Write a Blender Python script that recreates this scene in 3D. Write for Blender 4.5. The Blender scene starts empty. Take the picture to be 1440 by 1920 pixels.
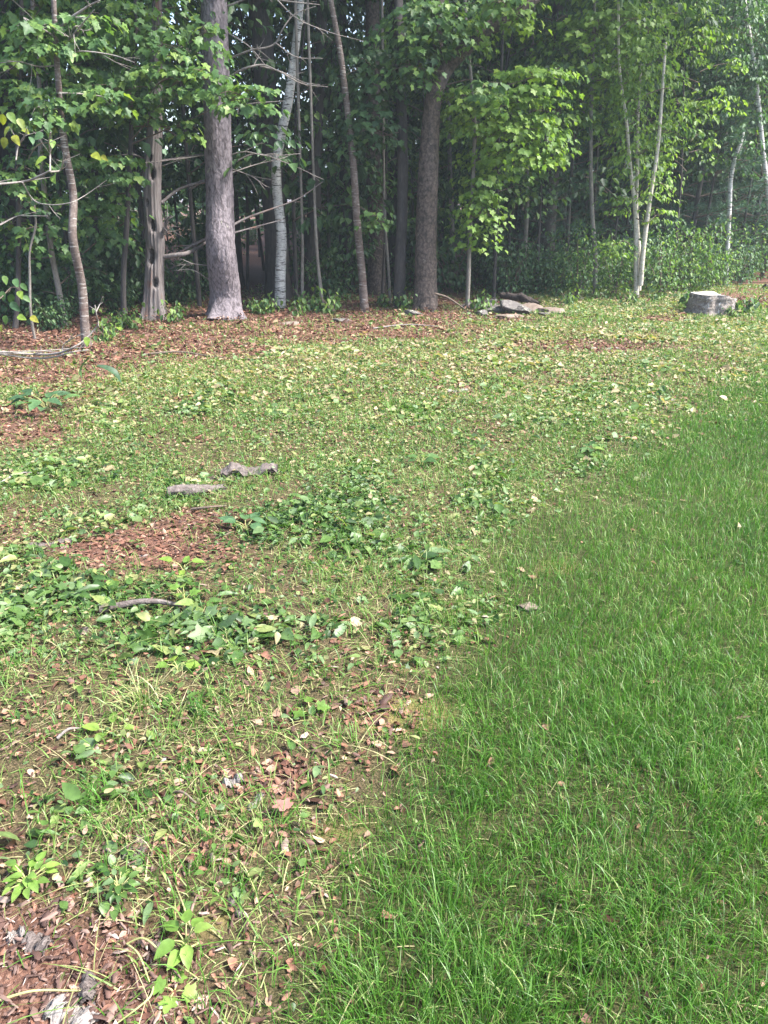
import bpy, math, random
import numpy as np
from mathutils import Vector, Matrix, Quaternion

random.seed(11)
rng = np.random.default_rng(11)
scene = bpy.context.scene
col = scene.collection
PI = math.pi

# ------------------------------------------------------------------ camera
PW, PH, F = 1440.0, 1920.0, 1442.0
PITCH = math.radians(22.3)
CAMH = 1.6
cd = bpy.data.cameras.new('camera')
cam = bpy.data.objects.new('camera', cd)
col.objects.link(cam)
cam.location = (0, 0, CAMH)
cam.rotation_euler = (PI / 2 - PITCH, 0, 0)
cd.sensor_width = 36
cd.sensor_fit = 'AUTO'
cd.lens = 36 * F / PH
cd.clip_start = 0.05
cd.clip_end = 2000
scene.camera = cam

# ------------------------------------------------------------------ world, sun, exposure
SUN_AZ = math.radians(102)      # clockwise from the viewing direction (+Y) towards +X
SUN_EL = math.radians(52)
w = bpy.data.worlds.new('World')
scene.world = w
w.use_nodes = True
wn = w.node_tree.nodes
bg = wn.get('Background') or wn.new('ShaderNodeBackground')
sky = wn.new('ShaderNodeTexSky')
sky.sky_type = 'NISHITA'
sky.sun_disc = False
sky.sun_elevation = SUN_EL
sky.sun_rotation = SUN_AZ
sky.air_density = 1.0
sky.dust_density = 2.5
sky.ozone_density = 1.0
w.node_tree.links.new(sky.outputs[0], bg.inputs[0])
bg.inputs[1].default_value = 0.125
sun_d = bpy.data.lights.new('sun', 'SUN')
sun_d.energy = 3.6
sun_d.angle = math.radians(7)
sun_d.color = (1.0, 0.97, 0.92)
sun = bpy.data.objects.new('sun', sun_d)
col.objects.link(sun)
S = Vector((math.sin(SUN_AZ) * math.cos(SUN_EL), math.cos(SUN_AZ) * math.cos(SUN_EL), math.sin(SUN_EL)))
sun.rotation_euler = S.to_track_quat('Z', 'Y').to_euler()
sun.location = (20, 5, 30)

vs = scene.view_settings
vs.view_transform = 'Standard'
vs.look = 'None'
vs.gamma = 1
vs.use_curve_mapping = False
vs.exposure = 2.15
scene.cycles.max_bounces = 6
scene.cycles.diffuse_bounces = 4
scene.cycles.glossy_bounces = 2
scene.cycles.transmission_bounces = 4
scene.cycles.sample_clamp_indirect = 6
scene.cycles.use_denoising = True
scene.cycles.caustics_reflective = False
scene.cycles.caustics_refractive = False

# ------------------------------------------------------------------ picture <-> place
cp, sp = math.cos(PITCH), math.sin(PITCH)


def ray(u, v):
    xc, yc = (u - PW / 2) / F, -(v - PH / 2) / F
    return np.array([xc, cp + yc * sp, -sp + yc * cp])


def gp(u, v):
    d = ray(u, v)
    t = -CAMH / d[2]
    return np.array([d[0] * t, d[1] * t, 0.0])


def at(u, v, Y):
    d = ray(u, v)
    t = Y / d[1]
    return np.array([d[0] * t, Y, CAMH + d[2] * t])


def project(P):
    P = np.asarray(P, float)
    x, y, z = P[..., 0], P[..., 1], P[..., 2] - CAMH
    dep = y * cp - z * sp
    yc = y * sp + z * cp
    dep = np.where(dep < 0.05, 0.05, dep)
    return PW / 2 + F * x / dep, PH / 2 - F * yc / dep, dep


def sstep(a, b, x):
    t = np.clip((x - a) / (b - a), 0, 1)
    return t * t * (3 - 2 * t)


def vnoise(x, y, s, seed):
    """smooth value noise 0..1"""
    x, y = np.asarray(x, float) / s + 100.3, np.asarray(y, float) / s + 57.7
    xi, yi = np.floor(x), np.floor(y)
    fx, fy = x - xi, y - yi
    fx, fy = fx * fx * (3 - 2 * fx), fy * fy * (3 - 2 * fy)

    def h(a, b):
        q = np.sin(a * 127.1 + b * 311.7 + seed * 74.7) * 43758.5453
        return q - np.floor(q)
    return (h(xi, yi) * (1 - fx) + h(xi + 1, yi) * fx) * (1 - fy) + (h(xi, yi + 1) * (1 - fx) + h(xi + 1, yi + 1) * fx) * fy


def fbm(x, y, s, seed, n=3):
    r, a, t = 0, 1, 0
    for k in range(n):
        r = r + a * vnoise(x, y, s / 2 ** k, seed + k * 13)
        t += a
        a *= .5
    return r / t


def hgt(x, y):
    x, y = np.asarray(x, float), np.asarray(y, float)
    r = np.sqrt(x * x + y * y)
    k = sstep(60, 20, r)
    return (0.05 * (vnoise(x, y, 2.3, 3) - .5) + 0.025 * (vnoise(x, y, .6, 5) - .5)
            + 0.012 * (vnoise(x, y, .17, 8) - .5)) * k


def sd_line(x, y, pts):
    """signed distance to an open polyline; positive on the right-hand side of its direction"""
    x, y = np.asarray(x, float), np.asarray(y, float)
    best = np.full(x.shape, 1e9)
    sign = np.ones(x.shape)
    for (ax, ay), (bx, by) in zip(pts[:-1], pts[1:]):
        dx, dy = bx - ax, by - ay
        t = np.clip(((x - ax) * dx + (y - ay) * dy) / (dx * dx + dy * dy), 0, 1)
        d = np.hypot(x - ax - t * dx, y - ay - t * dy)
        sg = np.where((x - ax) * dy - (y - ay) * dx > 0, 1.0, -1.0)
        m = d < best
        best = np.where(m, d, best)
        sign = np.where(m, sg, sign)
    return best * sign


lawn_px = [(330, 1960), (375, 1830), (445, 1700), (535, 1580), (630, 1470), (755, 1350), (825, 1240), (850, 1130), (890, 1060),
           (960, 985), (1060, 925), (1150, 860), (1250, 790), (1340, 735), (1440, 690)]
LAWN = [(-0.6, -6.0)] + [tuple(gp(*p)[:2]) for p in lawn_px] + [(7.5, 9.6), (20, 14), (80, 22)]
edge_px = [(0, 662), (160, 640), (300, 610), (430, 603), (600, 590), (800, 578), (1000, 572), (1195, 562), (1300, 552), (1440, 535)]
EDGE = [(-90, 6), (-20, 7.4), (-8, 8.0)] + [tuple(gp(*p)[:2]) for p in edge_px] + [(16, 22), (60, 40)]


def lawn_mask(x, y):
    sd = sd_line(x, y, LAWN)
    n = fbm(x, y, .5, 21) - .5
    y = np.asarray(y, float)
    far = np.clip(.24 * y, .42, 1.5)
    nr = sstep(3.2, 1.6, y)
    return sstep(-.36 * far, .40 * far, sd - .10 * nr + n * (.8 + .5 * nr) * far)


def edge_mask(x, y):
    """the wide strip where the lawn thins out into the weeds"""
    y = np.asarray(y, float)
    sd = sd_line(x, y, LAWN)
    wd = np.clip(.30 * y, .45, 1.6)
    return sstep(-1.0, .3, sd / wd + (fbm(x, y, .55, 25) - .5) * 1.1)


def wood_mask(x, y):
    sd = -sd_line(x, y, EDGE)
    return sstep(-.5, .35, sd + (fbm(x, y, 1.2, 31) - .5) * 1.0)


BARE = [(260, 1035, 190, 55, 1.0), (380, 985, 90, 30, .8), (60, 1850, 330, 190, 1.1), (-60, 1560, 200, 120, .5), (420, 1700, 120, 60, .45),
        (1110, 652, 190, 16, .95), (745, 1345, 110, 40, .9), (330, 1600, 200, 80, .55), (480, 1470, 160, 50, .6),
        (60, 690, 190, 55, 1.1), (30, 800, 110, 55, .8), (330, 760, 110, 22, .45), (250, 640, 300, 48, 1.2), (600, 612, 330, 40, 1.2), (900, 594, 170, 18, .9), (30, 1000, 140, 90, .5),
        (1250, 600, 120, 14, .55), (940, 660, 110, 14, .6), (700, 665, 90, 14, .5), (1400, 560, 60, 22, 1.2), (110, 1400, 160, 60, .35)]


def bare_mask(x, y):
    x, y = np.asarray(x, float), np.asarray(y, float)
    u, v, d = project(np.stack([x, y, np.zeros_like(x)], -1))
    u = np.clip(u, -300, 1740)
    b = np.zeros_like(x)
    for cx, cy, rx, ry, s in BARE:
        b = np.maximum(b, s * np.exp(-((u - cx) / rx) ** 2 - ((v - cy) / ry) ** 2))
    b = b + (fbm(x, y, .45, 41) - .5) * .55
    ok = (y > .5)
    return np.where(ok, sstep(.25, .7, b), sstep(.5, .7, fbm(x, y, .8, 43)))


# ------------------------------------------------------------------ mesh helpers
def build_mesh(name, parts, mats, smooth=False):
    """parts: list of (verts Nx3, faces Mxk, tint per vertex or None, material index)"""
    me = bpy.data.meshes.new(name)
    nv = sum(len(p[0]) for p in parts)
    V = np.concatenate([np.asarray(p[0], np.float32).reshape(-1, 3) for p in parts])
    loops, starts, mi = [], [], []
    off, lo = 0, 0
    for p in parts:
        f = np.asarray(p[1], np.int32)
        loops.append((f + off).ravel())
        k = f.shape[1]
        starts.append(lo + np.arange(len(f), dtype=np.int32) * k)
        mi.append(np.full(len(f), p[3] if len(p) > 3 else 0, np.int32))
        lo += f.size
        off += len(p[0])
    L = np.concatenate(loops)
    ST = np.concatenate(starts)
    me.vertices.add(nv)
    me.vertices.foreach_set('co', V.ravel())
    me.loops.add(len(L))
    me.loops.foreach_set('vertex_index', L)
    me.polygons.add(len(ST))
    me.polygons.foreach_set('loop_start', ST)
    me.polygons.foreach_set('material_index', np.concatenate(mi))
    me.update(calc_edges=True)
    if any(len(p) > 2 and p[2] is not None for p in parts):
        a = me.attributes.new('tint', 'FLOAT', 'POINT')
        T = np.concatenate([np.asarray(p[2], np.float32) if len(p) > 2 and p[2] is not None else np.zeros(len(p[0]), np.float32) for p in parts])
        a.data.foreach_set('value', T)
    if smooth:
        me.polygons.foreach_set('use_smooth', np.ones(len(ST), bool))
    for m in (mats if isinstance(mats, (list, tuple)) else [mats]):
        me.materials.append(m)
    return me


def obj(name, me, parent=None, loc=None, kind=None, label=None, cat=None, group=None):
    o = bpy.data.objects.new(name, me)
    col.objects.link(o)
    if parent is not None:
        o.parent = parent
    if loc is not None:
        o.location = loc
    tag(o, label, cat, group, kind)
    return o


def tag(o, label=None, cat=None, group=None, kind=None):
    if label:
        o['label'] = label
    if cat:
        o['category'] = cat
    if group:
        o['group'] = group
    if kind:
        o['kind'] = kind
    return o


def thing(name, label, cat, loc, group=None):
    return obj(name, None, None, loc, None, label, cat, group)


def norm(a):
    return a / np.maximum(np.linalg.norm(a, axis=-1, keepdims=True), 1e-9)


def basis(tip, nrm):
    """rotation matrices (N,3,3) with columns side, tip, normal"""
    y = norm(tip)
    z = nrm - (nrm * y).sum(-1, keepdims=True) * y
    z = norm(z)
    x = np.cross(y, z)
    return np.stack([x, y, z], -1)


def scatter(tv, tf, pos, R, scale, tint):
    n, k = len(pos), len(tv)
    sc_ = np.asarray(scale, float)
    if sc_.ndim == 1:
        sc_ = sc_[:, None]
    V = np.einsum('nij,nkj->nki', R, tv[None] * sc_[:, None, :]) + pos[:, None, :]
    Fc = tf[None] + (np.arange(n) * k)[:, None, None]
    return V.reshape(-1, 3), Fc.reshape(-1, tf.shape[1]), np.repeat(tint, k)


def fan(outline, centre, zf):
    pts = [centre] + outline
    v = np.array([(x, y, zf(x, y)) for x, y in pts], float)
    m = len(outline)
    f = np.array([(0, 1 + i, 1 + (i + 1) % m) for i in range(m)])
    return v, f


def mirror(half):
    return half + [(-x, y) for x, y in reversed(half) if abs(x) > 1e-6]


LEAF_MAPLE = fan(mirror([(0, .05), (.20, -.02), (.44, .08), (.35, .27), (.60, .49), (.44, .61), (.26, .61), (.15, .84), (0, 1.0)]), (0, .36),
                 lambda x, y: .16 * abs(x) - .22 * y * y)
LEAF_OVATE = fan(mirror([(0, 0), (.22, .14), (.30, .38), (.19, .72), (0, 1.0)]), (0, .42), lambda x, y: .30 * abs(x) - .25 * y * y)
LEAF_LONG = fan(mirror([(0, 0), (.13, .2), (.16, .5), (.09, .8), (0, 1.0)]), (0, .45), lambda x, y: .25 * abs(x) - .30 * y * y)
# cheap folded leaf (2 quads) for far crowns
LEAF_FAR = (np.array([(0, 0, 0), (.36, .36, .10), (.2, .8, .0), (0, 1, -.2), (-.2, .8, 0), (-.36, .36, .10)], float),
            np.array([(0, 1, 2, 3), (0, 3, 4, 5)]))


def catmull(P, M):
    P = np.asarray(P, float)
    if len(P) == 2:
        t = np.linspace(0, 1, M)[:, None]
        return P[0] * (1 - t) + P[1] * t
    d = np.r_[0, np.cumsum(np.linalg.norm(np.diff(P[:, :3], axis=0), axis=1))]
    s = np.linspace(0, d[-1], M)
    m = np.gradient(P, d, axis=0)
    i = np.clip(np.searchsorted(d, s, 'right') - 1, 0, len(P) - 2)
    h = (d[i + 1] - d[i])[:, None]
    t = ((s - d[i])[:, None]) / h
    return ((2 * t ** 3 - 3 * t ** 2 + 1) * P[i] + (t ** 3 - 2 * t ** 2 + t) * h * m[i]
            + (-2 * t ** 3 + 3 * t ** 2) * P[i + 1] + (t ** 3 - t ** 2) * h * m[i + 1])


def tube(path, radii, seg=8, rows=None, rough=0.0, flare=0.0, seed=0, jag=0.0, plates=0.0):
    """tapered tube; returns verts, quads (open ends closed by a collapsed ring)"""
    P4 = np.c_[np.asarray(path, float), np.asarray(radii, float)]
    ln = np.linalg.norm(np.diff(P4[:, :3], axis=0), axis=1).sum()
    if rows is None:
        rows = max(4, int(ln / .12))
    C = catmull(P4, rows)
    c, r = C[:, :3], np.maximum(C[:, 3], .0006)
    T = norm(np.gradient(c, axis=0))
    ref = np.array([0, 1.0, 0]) if abs(T[0][1]) < .8 else np.array([1.0, 0, 0])
    A = norm(np.cross(T, ref))
    B = np.cross(T, A)
    th = np.linspace(0, 2 * PI, seg, endpoint=False)
    rr = np.repeat(r[:, None], seg, 1)
    if rough:
        g = np.random.default_rng(seed)
        n1 = g.normal(size=(rows, seg))
        k = np.ones(5) / 5
        n1 = np.apply_along_axis(lambda q: np.convolve(np.pad(q, 2, mode='edge'), k, 'valid'), 0, n1)
        rr = rr * (1 + rough * n1)
    if plates:
        s = np.r_[0, np.cumsum(np.linalg.norm(np.diff(c, axis=0), axis=1))]
        TT, SS = np.meshgrid(th, s)
        wob = 1.2 * vnoise(SS, TT, .25, seed + 2)
        a1 = vnoise(np.cos(TT + wob) * r.mean() * 1.3 + SS * .1, np.sin(TT + wob) * r.mean() * 1.3 + SS * .42, .03, seed)
        a2 = vnoise(np.cos(TT) * r.mean() + SS * .3, np.sin(TT) * r.mean() + SS * .9, .09, seed + 1)
        rr = rr * (1 + plates * (sstep(.3, .55, a1) - .6) + plates * 1.2 * (a2 - .5))
    if flare:
        s = np.r_[0, np.cumsum(np.linalg.norm(np.diff(c, axis=0), axis=1))]
        fl = np.exp(-s / (flare * .9))[:, None]
        rr = rr * (1 + fl * (.24 + .20 * np.sin(th * 4 + seed) + .14 * np.sin(th * 7 + seed * 2.3))[None])
    V = c[:, None] + rr[..., None] * (np.cos(th)[None, :, None] * A[:, None] + np.sin(th)[None, :, None] * B[:, None])
    if jag:
        g = np.random.default_rng(seed + 5)
        V[-1] = V[-1] + T[-1] * (g.random(seg) * jag)[:, None]
    V = V.reshape(-1, 3)
    i = np.arange(rows - 1)[:, None] * seg
    j = np.arange(seg)[None]
    Q = np.stack([i + j, i + (j + 1) % seg, i + seg + (j + 1) % seg, i + seg + j], -1).reshape(-1, 4)
    V = np.r_[V, c[:1] - T[:1] * r[0] * .3, c[-1:] + T[-1:] * r[-1] * (.4 if not jag else -.5)]
    a, b = len(V) - 2, len(V) - 1
    e = (rows - 1) * seg
    caps = np.array([(a, (k + 1) % seg, k, k) for k in range(seg)] + [(b, e + k, e + (k + 1) % seg, e + (k + 1) % seg) for k in range(seg)])
    caps = caps[:, :3]
    return V, Q, caps


def tube_parts(*a, mi=0, tint=None, **k):
    V, Q, Cc = tube(*a, **k)
    t = None if tint is None else np.full(len(V), tint)
    # quads and the caps share the vertices: append caps with their own copy
    return [(V, Q, t, mi), (V[Cc.ravel()], np.arange(Cc.size).reshape(-1, 3), None if tint is None else np.full(Cc.size, tint), mi)]


# ------------------------------------------------------------------ materials
def mat(name):
    m = bpy.data.materials.new(name)
    m.use_nodes = True
    nt = m.node_tree
    for n in list(nt.nodes):
        nt.nodes.remove(n)
    out = nt.nodes.new('ShaderNodeOutputMaterial')
    return m, nt, out


def N(nt, typ, **kw):
    n = nt.nodes.new(typ)
    for k, v in kw.items():
        if k.startswith('i_'):
            n.inputs[int(k[2:]) if k[2:].isdigit() else k[2:]].default_value = v
        else:
            setattr(n, k, v)
    return n


def ramp(nt, cols, pos=None, interp='LINEAR'):
    r = nt.nodes.new('ShaderNodeValToRGB')
    cr = r.color_ramp
    cr.interpolation = interp
    n = len(cols)
    while len(cr.elements) < n:
        cr.elements.new(.5)
    for i, c in enumerate(cols):
        cr.elements[i].position = pos[i] if pos else i / (n - 1)
        cr.elements[i].color = (*c, 1)
    return r


def leaf_mat(name, cols, single=False, trans=.38, rough=.5, pos=None, spec=.32, tcol=(1.5, 1.6, .7)):
    m, nt, out = mat(name)
    L = nt.links.new
    if single:
        src = N(nt, 'ShaderNodeObjectInfo').outputs['Random']
    else:
        src = N(nt, 'ShaderNodeAttribute', attribute_name='tint').outputs['Fac']
    r = ramp(nt, cols, pos)
    L(src, r.inputs[0])
    geo = N(nt, 'ShaderNodeNewGeometry')
    nz = N(nt, 'ShaderNodeTexNoise')
    nz.inputs['Scale'].default_value = 45
    nz.inputs['Detail'].default_value = 2
    L(geo.outputs['Position'], nz.inputs['Vector'])
    hs = N(nt, 'ShaderNodeHueSaturation')
    mr = N(nt, 'ShaderNodeMapRange')
    mr.inputs[1].default_value, mr.inputs[2].default_value = .3, .7
    mr.inputs[3].default_value, mr.inputs[4].default_value = .75, 1.25
    L(nz.outputs[0], mr.inputs[0])
    L(mr.outputs[0], hs.inputs['Value'])
    L(r.outputs[0], hs.inputs['Color'])
    p = N(nt, 'ShaderNodeBsdfPrincipled')
    p.inputs['Roughness'].default_value = rough
    p.inputs['Specular IOR Level'].default_value = spec
    L(hs.outputs[0], p.inputs['Base Color'])
    if trans > 0:
        mx = N(nt, 'ShaderNodeMix', data_type='RGBA', blend_type='MULTIPLY')
        mx.inputs[0].default_value = 1
        mx.inputs[7].default_value = (*tcol, 1)
        L(hs.outputs[0], mx.inputs[6])
        t = N(nt, 'ShaderNodeBsdfTranslucent')
        L(mx.outputs[2], t.inputs[0])
        ms = N(nt, 'ShaderNodeMixShader')
        ms.inputs[0].default_value = trans
        L(p.outputs[0], ms.inputs[1])
        L(t.outputs[0], ms.inputs[2])
        L(ms.outputs[0], out.inputs[0])
    else:
        L(p.outputs[0], out.inputs[0])
    return m


G_MID = [(.036, .082, .030), (.055, .118, .038), (.075, .145, .044), (.105, .185, .048), (.17, .245, .05)]
G_BLUE = [(.034, .075, .036), (.052, .11, .05), (.07, .14, .058), (.095, .175, .06)]
G_BRIGHT = [(.08, .155, .03), (.12, .21, .04), (.16, .255, .045), (.21, .30, .05)]  # yellow-green leaves; part of their sunlit look is put into the colour
G_DARK = [(.025, .058, .027), (.04, .086, .036), (.056, .112, .043), (.085, .145, .046)]
G_YEL = [(.12, .19, .03), (.19, .23, .03), (.27, .26, .04), (.10, .17, .04)]
G_WEED = [(.024, .058, .014), (.05, .105, .022), (.085, .15, .035), (.115, .175, .08), (.15, .21, .055), (.21, .225, .09), (.33, .255, .16)]
P_WEED = [0, .2, .4, .58, .72, .86, 1]
BROWN = [(.045, .023, .016), (.10, .045, .03), (.17, .08, .052), (.25, .13, .088), (.38, .26, .19)]
CHIP = [(.045, .025, .02), (.085, .047, .037), (.13, .078, .062), (.20, .135, .11), (.38, .30, .26)]
P_CHIP = [0, .3, .6, .85, 1]

M = {}
for nm, cs, tr in (('maple_mid', G_MID, .38), ('maple_blue', G_BLUE, .33), ('bright', G_BRIGHT, .42), ('dark', G_DARK, .3), ('yellow', G_YEL, .45)):
    M[nm] = leaf_mat(nm + '_leaf', cs, False, tr)
    M[nm + '_one'] = leaf_mat(nm + '_single_leaf', cs, True, tr)
M['weed'] = leaf_mat('weed_leaf', G_WEED, False, .3, .48, P_WEED, .38)
M['weed_one'] = leaf_mat('weed_single_leaf', G_WEED, True, .3, .45, [0, .30, .55, .76, .90, .97, 1], .42)
M['lime'] = leaf_mat('lime_leaf', [(.11, .20, .04), (.15, .25, .05), (.20, .29, .065)], True, .4, .4)
M['brown'] = leaf_mat('dead_leaf', BROWN, False, .12, .6, None, .3, (1.2, 1, .7))
M['brown_one'] = leaf_mat('dead_single_leaf', BROWN, True, .12, .6, None, .3, (1.2, 1, .7))
M['chip'] = leaf_mat('bark_flake', CHIP, False, 0, .7, P_CHIP, .25)
M['chip_one'] = leaf_mat('bark_single_flake', CHIP, True, 0, .7, P_CHIP, .25)
M['needle'] = leaf_mat('pine_needle', [(.045, .095, .07), (.065, .13, .09), (.09, .165, .11)], False, .2, .5, None, .3)
GRASS = [(.021, .066, .009), (.039, .112, .012), (.062, .158, .018), (.10, .205, .031), (.175, .245, .07), (.30, .29, .13), (.44, .38, .22)]
P_GR = [0, .22, .48, .68, .82, .92, 1]
M['grass'] = leaf_mat('grass_blade', GRASS, False, .3, .45, P_GR, .4, (1.1, 1.5, .6))
M['straw'] = leaf_mat('straw_blade', [(.22, .17, .09), (.33, .26, .13), (.45, .38, .22), (.26, .28, .09)], False, .2, .5)


def bark(name, cols, pos, scale, stretch, bump=.6, kind='noise', rough=.85, patches=None, bands=None):
    """procedural bark: object coordinates stretched along the trunk"""
    m, nt, out = mat(name)
    L = nt.links.new
    tc = N(nt, 'ShaderNodeTexCoord')
    mp = N(nt, 'ShaderNodeMapping')
    mp.inputs['Scale'].default_value = (1, 1, stretch)
    L(tc.outputs['Object'], mp.inputs[0])
    if kind == 'plates':
        wn_ = N(nt, 'ShaderNodeTexNoise')
        wn_.inputs['Scale'].default_value = scale * .6
        L(mp.outputs[0], wn_.inputs['Vector'])
        ad = N(nt, 'ShaderNodeMix', data_type='RGBA', blend_type='ADD')
        ad.inputs[0].default_value = .10
        L(mp.outputs[0], ad.inputs[6])
        L(wn_.outputs['Color'], ad.inputs[7])
        vo = N(nt, 'ShaderNodeTexVoronoi')
        vo.feature = 'F1'
        vo.inputs['Scale'].default_value = scale
        L(ad.outputs[2], vo.inputs['Vector'])
        fac = vo.outputs['Distance']
    else:
        no = N(nt, 'ShaderNodeTexNoise')
        no.inputs['Scale'].default_value = scale
        no.inputs['Detail'].default_value = 6
        no.inputs['Roughness'].default_value = .65
        L(mp.outputs[0], no.inputs['Vector'])
        fac = no.outputs[0]
    fine = N(nt, 'ShaderNodeTexNoise')
    fine.inputs['Scale'].default_value = scale * 3.1
    fine.inputs['Detail'].default_value = 4
    L(mp.outputs[0], fine.inputs['Vector'])
    mxf = N(nt, 'ShaderNodeMix', data_type='FLOAT')
    mxf.inputs[0].default_value = .4
    L(fac, mxf.inputs[2])
    L(fine.outputs[0], mxf.inputs[3])
    r = ramp(nt, cols, pos)
    L(mxf.outputs[0], r.inputs[0])
    colr = r.outputs[0]
    for (pc, sc_, st, lo, hi) in (patches or []):
        pm = N(nt, 'ShaderNodeMapping')
        pm.inputs['Scale'].default_value = (1, 1, st)
        pm.inputs['Location'].default_value = (sc_ * .37, 1.7, sc_ * .11)
        L(tc.outputs['Object'], pm.inputs[0])
        pn = N(nt, 'ShaderNodeTexNoise')
        pn.inputs['Scale'].default_value = sc_
        pn.inputs['Detail'].default_value = 5
        pn.inputs['Roughness'].default_value = .6
        L(pm.outputs[0], pn.inputs['Vector'])
        pr = N(nt, 'ShaderNodeMapRange')
        pr.inputs[1].default_value, pr.inputs[2].default_value = lo, hi
        L(pn.outputs[0], pr.inputs[0])
        mx = N(nt, 'ShaderNodeMix', data_type='RGBA')
        L(pr.outputs[0], mx.inputs[0])
        L(colr, mx.inputs[6])
        mx.inputs[7].default_value = (*pc, 1)
        colr = mx.outputs[2]
    p = N(nt, 'ShaderNodeBsdfPrincipled')
    p.inputs['Roughness'].default_value = rough
    p.inputs['Specular IOR Level'].default_value = .25
    L(colr, p.inputs['Base Color'])
    b = N(nt, 'ShaderNodeBump')
    b.inputs['Strength'].default_value = bump
    b.inputs['Distance'].default_value = .012
    L(mxf.outputs[0], b.inputs['Height'])
    L(b.outputs[0], p.inputs['Normal'])
    L(p.outputs[0], out.inputs[0])
    return m


M['pine_bark'] = bark('pine_bark', [(.22, .19, .205), (.148, .126, .137), (.06, .049, .053)], [.2, .5, .75], 30, .5, 1.0, 'plates',
                      patches=[((.34, .35, .25), 6, .6, .66, .72), ((.10, .08, .075), 3, .3, .6, .75)])
M['birch_bark'] = bark('birch_bark', [(.20, .19, .18), (.45, .44, .42), (.60, .59, .57)], [.3, .5, .7], 9, 1.2, .4,
                       patches=[((.04, .035, .033), 4.2, 8, .585, .62), ((.06, .05, .045), 8, 7, .58, .63), ((.05, .042, .04), 22, 6, .60, .64), ((.25, .17, .12), 5, 1.2, .62, .72)])
M['striped_bark'] = bark('striped_bark', [(.05, .037, .034), (.105, .08, .07), (.20, .17, .155)], [.3, .5, .7], 14, 1.0, .6,
                         patches=[((.30, .28, .26), 8, 7, .56, .64), ((.08, .05, .042), 5, 5, .58, .66)])
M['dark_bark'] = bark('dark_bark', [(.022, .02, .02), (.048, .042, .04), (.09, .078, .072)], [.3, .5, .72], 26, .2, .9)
M['oak_bark'] = bark('oak_bark', [(.15, .118, .10), (.098, .075, .064), (.035, .028, .025)], [.18, .45, .72], 26, .8, 1.0, 'plates',
                     patches=[((.28, .25, .20), 9, 1, .66, .74)])
M['grey_bark'] = bark('grey_bark', [(.09, .08, .07), (.18, .16, .14), (.30, .27, .24)], [.3, .5, .72], 30, .35, .6,
                      patches=[((.34, .34, .28), 8, 1, .62, .7)])
M['pale_bark'] = bark('pale_bark', [(.20, .17, .14), (.42, .38, .32), (.60, .56, .49)], [.28, .48, .7], 16, 1.6, .4,
                      patches=[((.10, .08, .07), 14, 6, .6, .66)])
M['dead_wood'] = bark('dead_wood', [(.055, .045, .042), (.135, .115, .11), (.235, .215, .21)], [.28, .5, .74], 30, .10, .9,
                      patches=[((.14, .075, .055), 5, .35, .58, .70), ((.05, .035, .03), 9, .3, .64, .72)])
M['twig'] = bark('twig_bark', [(.11, .09, .08), (.21, .185, .17), (.34, .31, .29)], [.3, .5, .7], 40, .5, .3)
M['brown_twig'] = bark('brown_twig_bark', [(.06, .045, .035), (.12, .09, .07), (.2, .16, .13)], [.3, .5, .7], 40, .5, .3)
M['log_bark'] = bark('log_bark', [(.045, .036, .033), (.105, .085, .078), (.21, .185, .172)], [.3, .5, .72], 28, 1, .9)
M['bleached'] = bark('bleached_wood', [(.09, .075, .07), (.21, .185, .17), (.38, .35, .33)], [.25, .5, .72], 30, 1, .7)
M['rotten'] = bark('rotten_wood_and_hole_shade', [(.010, .008, .007), (.026, .019, .017), (.065, .05, .044)], [.3, .5, .7], 30, 1, .9)
M['stone'] = bark('stone', [(.05, .043, .041), (.10, .09, .085), (.18, .16, .15)], [.3, .5, .72], 12, 1, .8, patches=[((.33, .33, .27), 14, 1, .6, .66)])
M['tan_stone'] = bark('tan_stone', [(.09, .068, .055), (.17, .13, .105), (.26, .215, .18)], [.3, .5, .72], 10, 1, .7, patches=[((.16, .13, .11), 20, 1, .6, .68)])
M['stump_cut'] = bark('stump_cut', [(.16, .14, .13), (.30, .28, .27), (.42, .40, .39)], [.25, .5, .72], 18, 1, .4, patches=[((.42, .2, .06), 5, 1, .66, .7)])
M['stump_bark'] = bark('stump_bark', [(.06, .048, .042), (.18, .15, .132), (.42, .39, .37)], [.3, .48, .72], 22, .5, 1.0, patches=[((.45, .43, .41), 16, .6, .60, .66)])
M['stem'] = bark('green_stem', [(.20, .22, .07), (.30, .30, .12), (.42, .38, .19)], [.3, .5, .7], 20, 1, .2, rough=.5)

# ground material: litter, soil, thatch and moss laid out by where each grows
m, nt, out = mat('ground_soil')
L = nt.links.new
geo = N(nt, 'ShaderNodeNewGeometry')


def gnoise(scale, detail=6, rough=.65):
    n = N(nt, 'ShaderNodeTexNoise')
    n.inputs['Scale'].default_value = scale
    n.inputs['Detail'].default_value = detail
    n.inputs['Roughness'].default_value = rough
    L(geo.outputs['Position'], n.inputs['Vector'])
    return n


def gmix(f, a, b):
    mx = N(nt, 'ShaderNodeMix', data_type='RGBA')
    if isinstance(f, float):
        mx.inputs[0].default_value = f
    else:
        L(f, mx.inputs[0])
    L(a, mx.inputs[6])
    L(b, mx.inputs[7])
    return mx.outputs[2]


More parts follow.
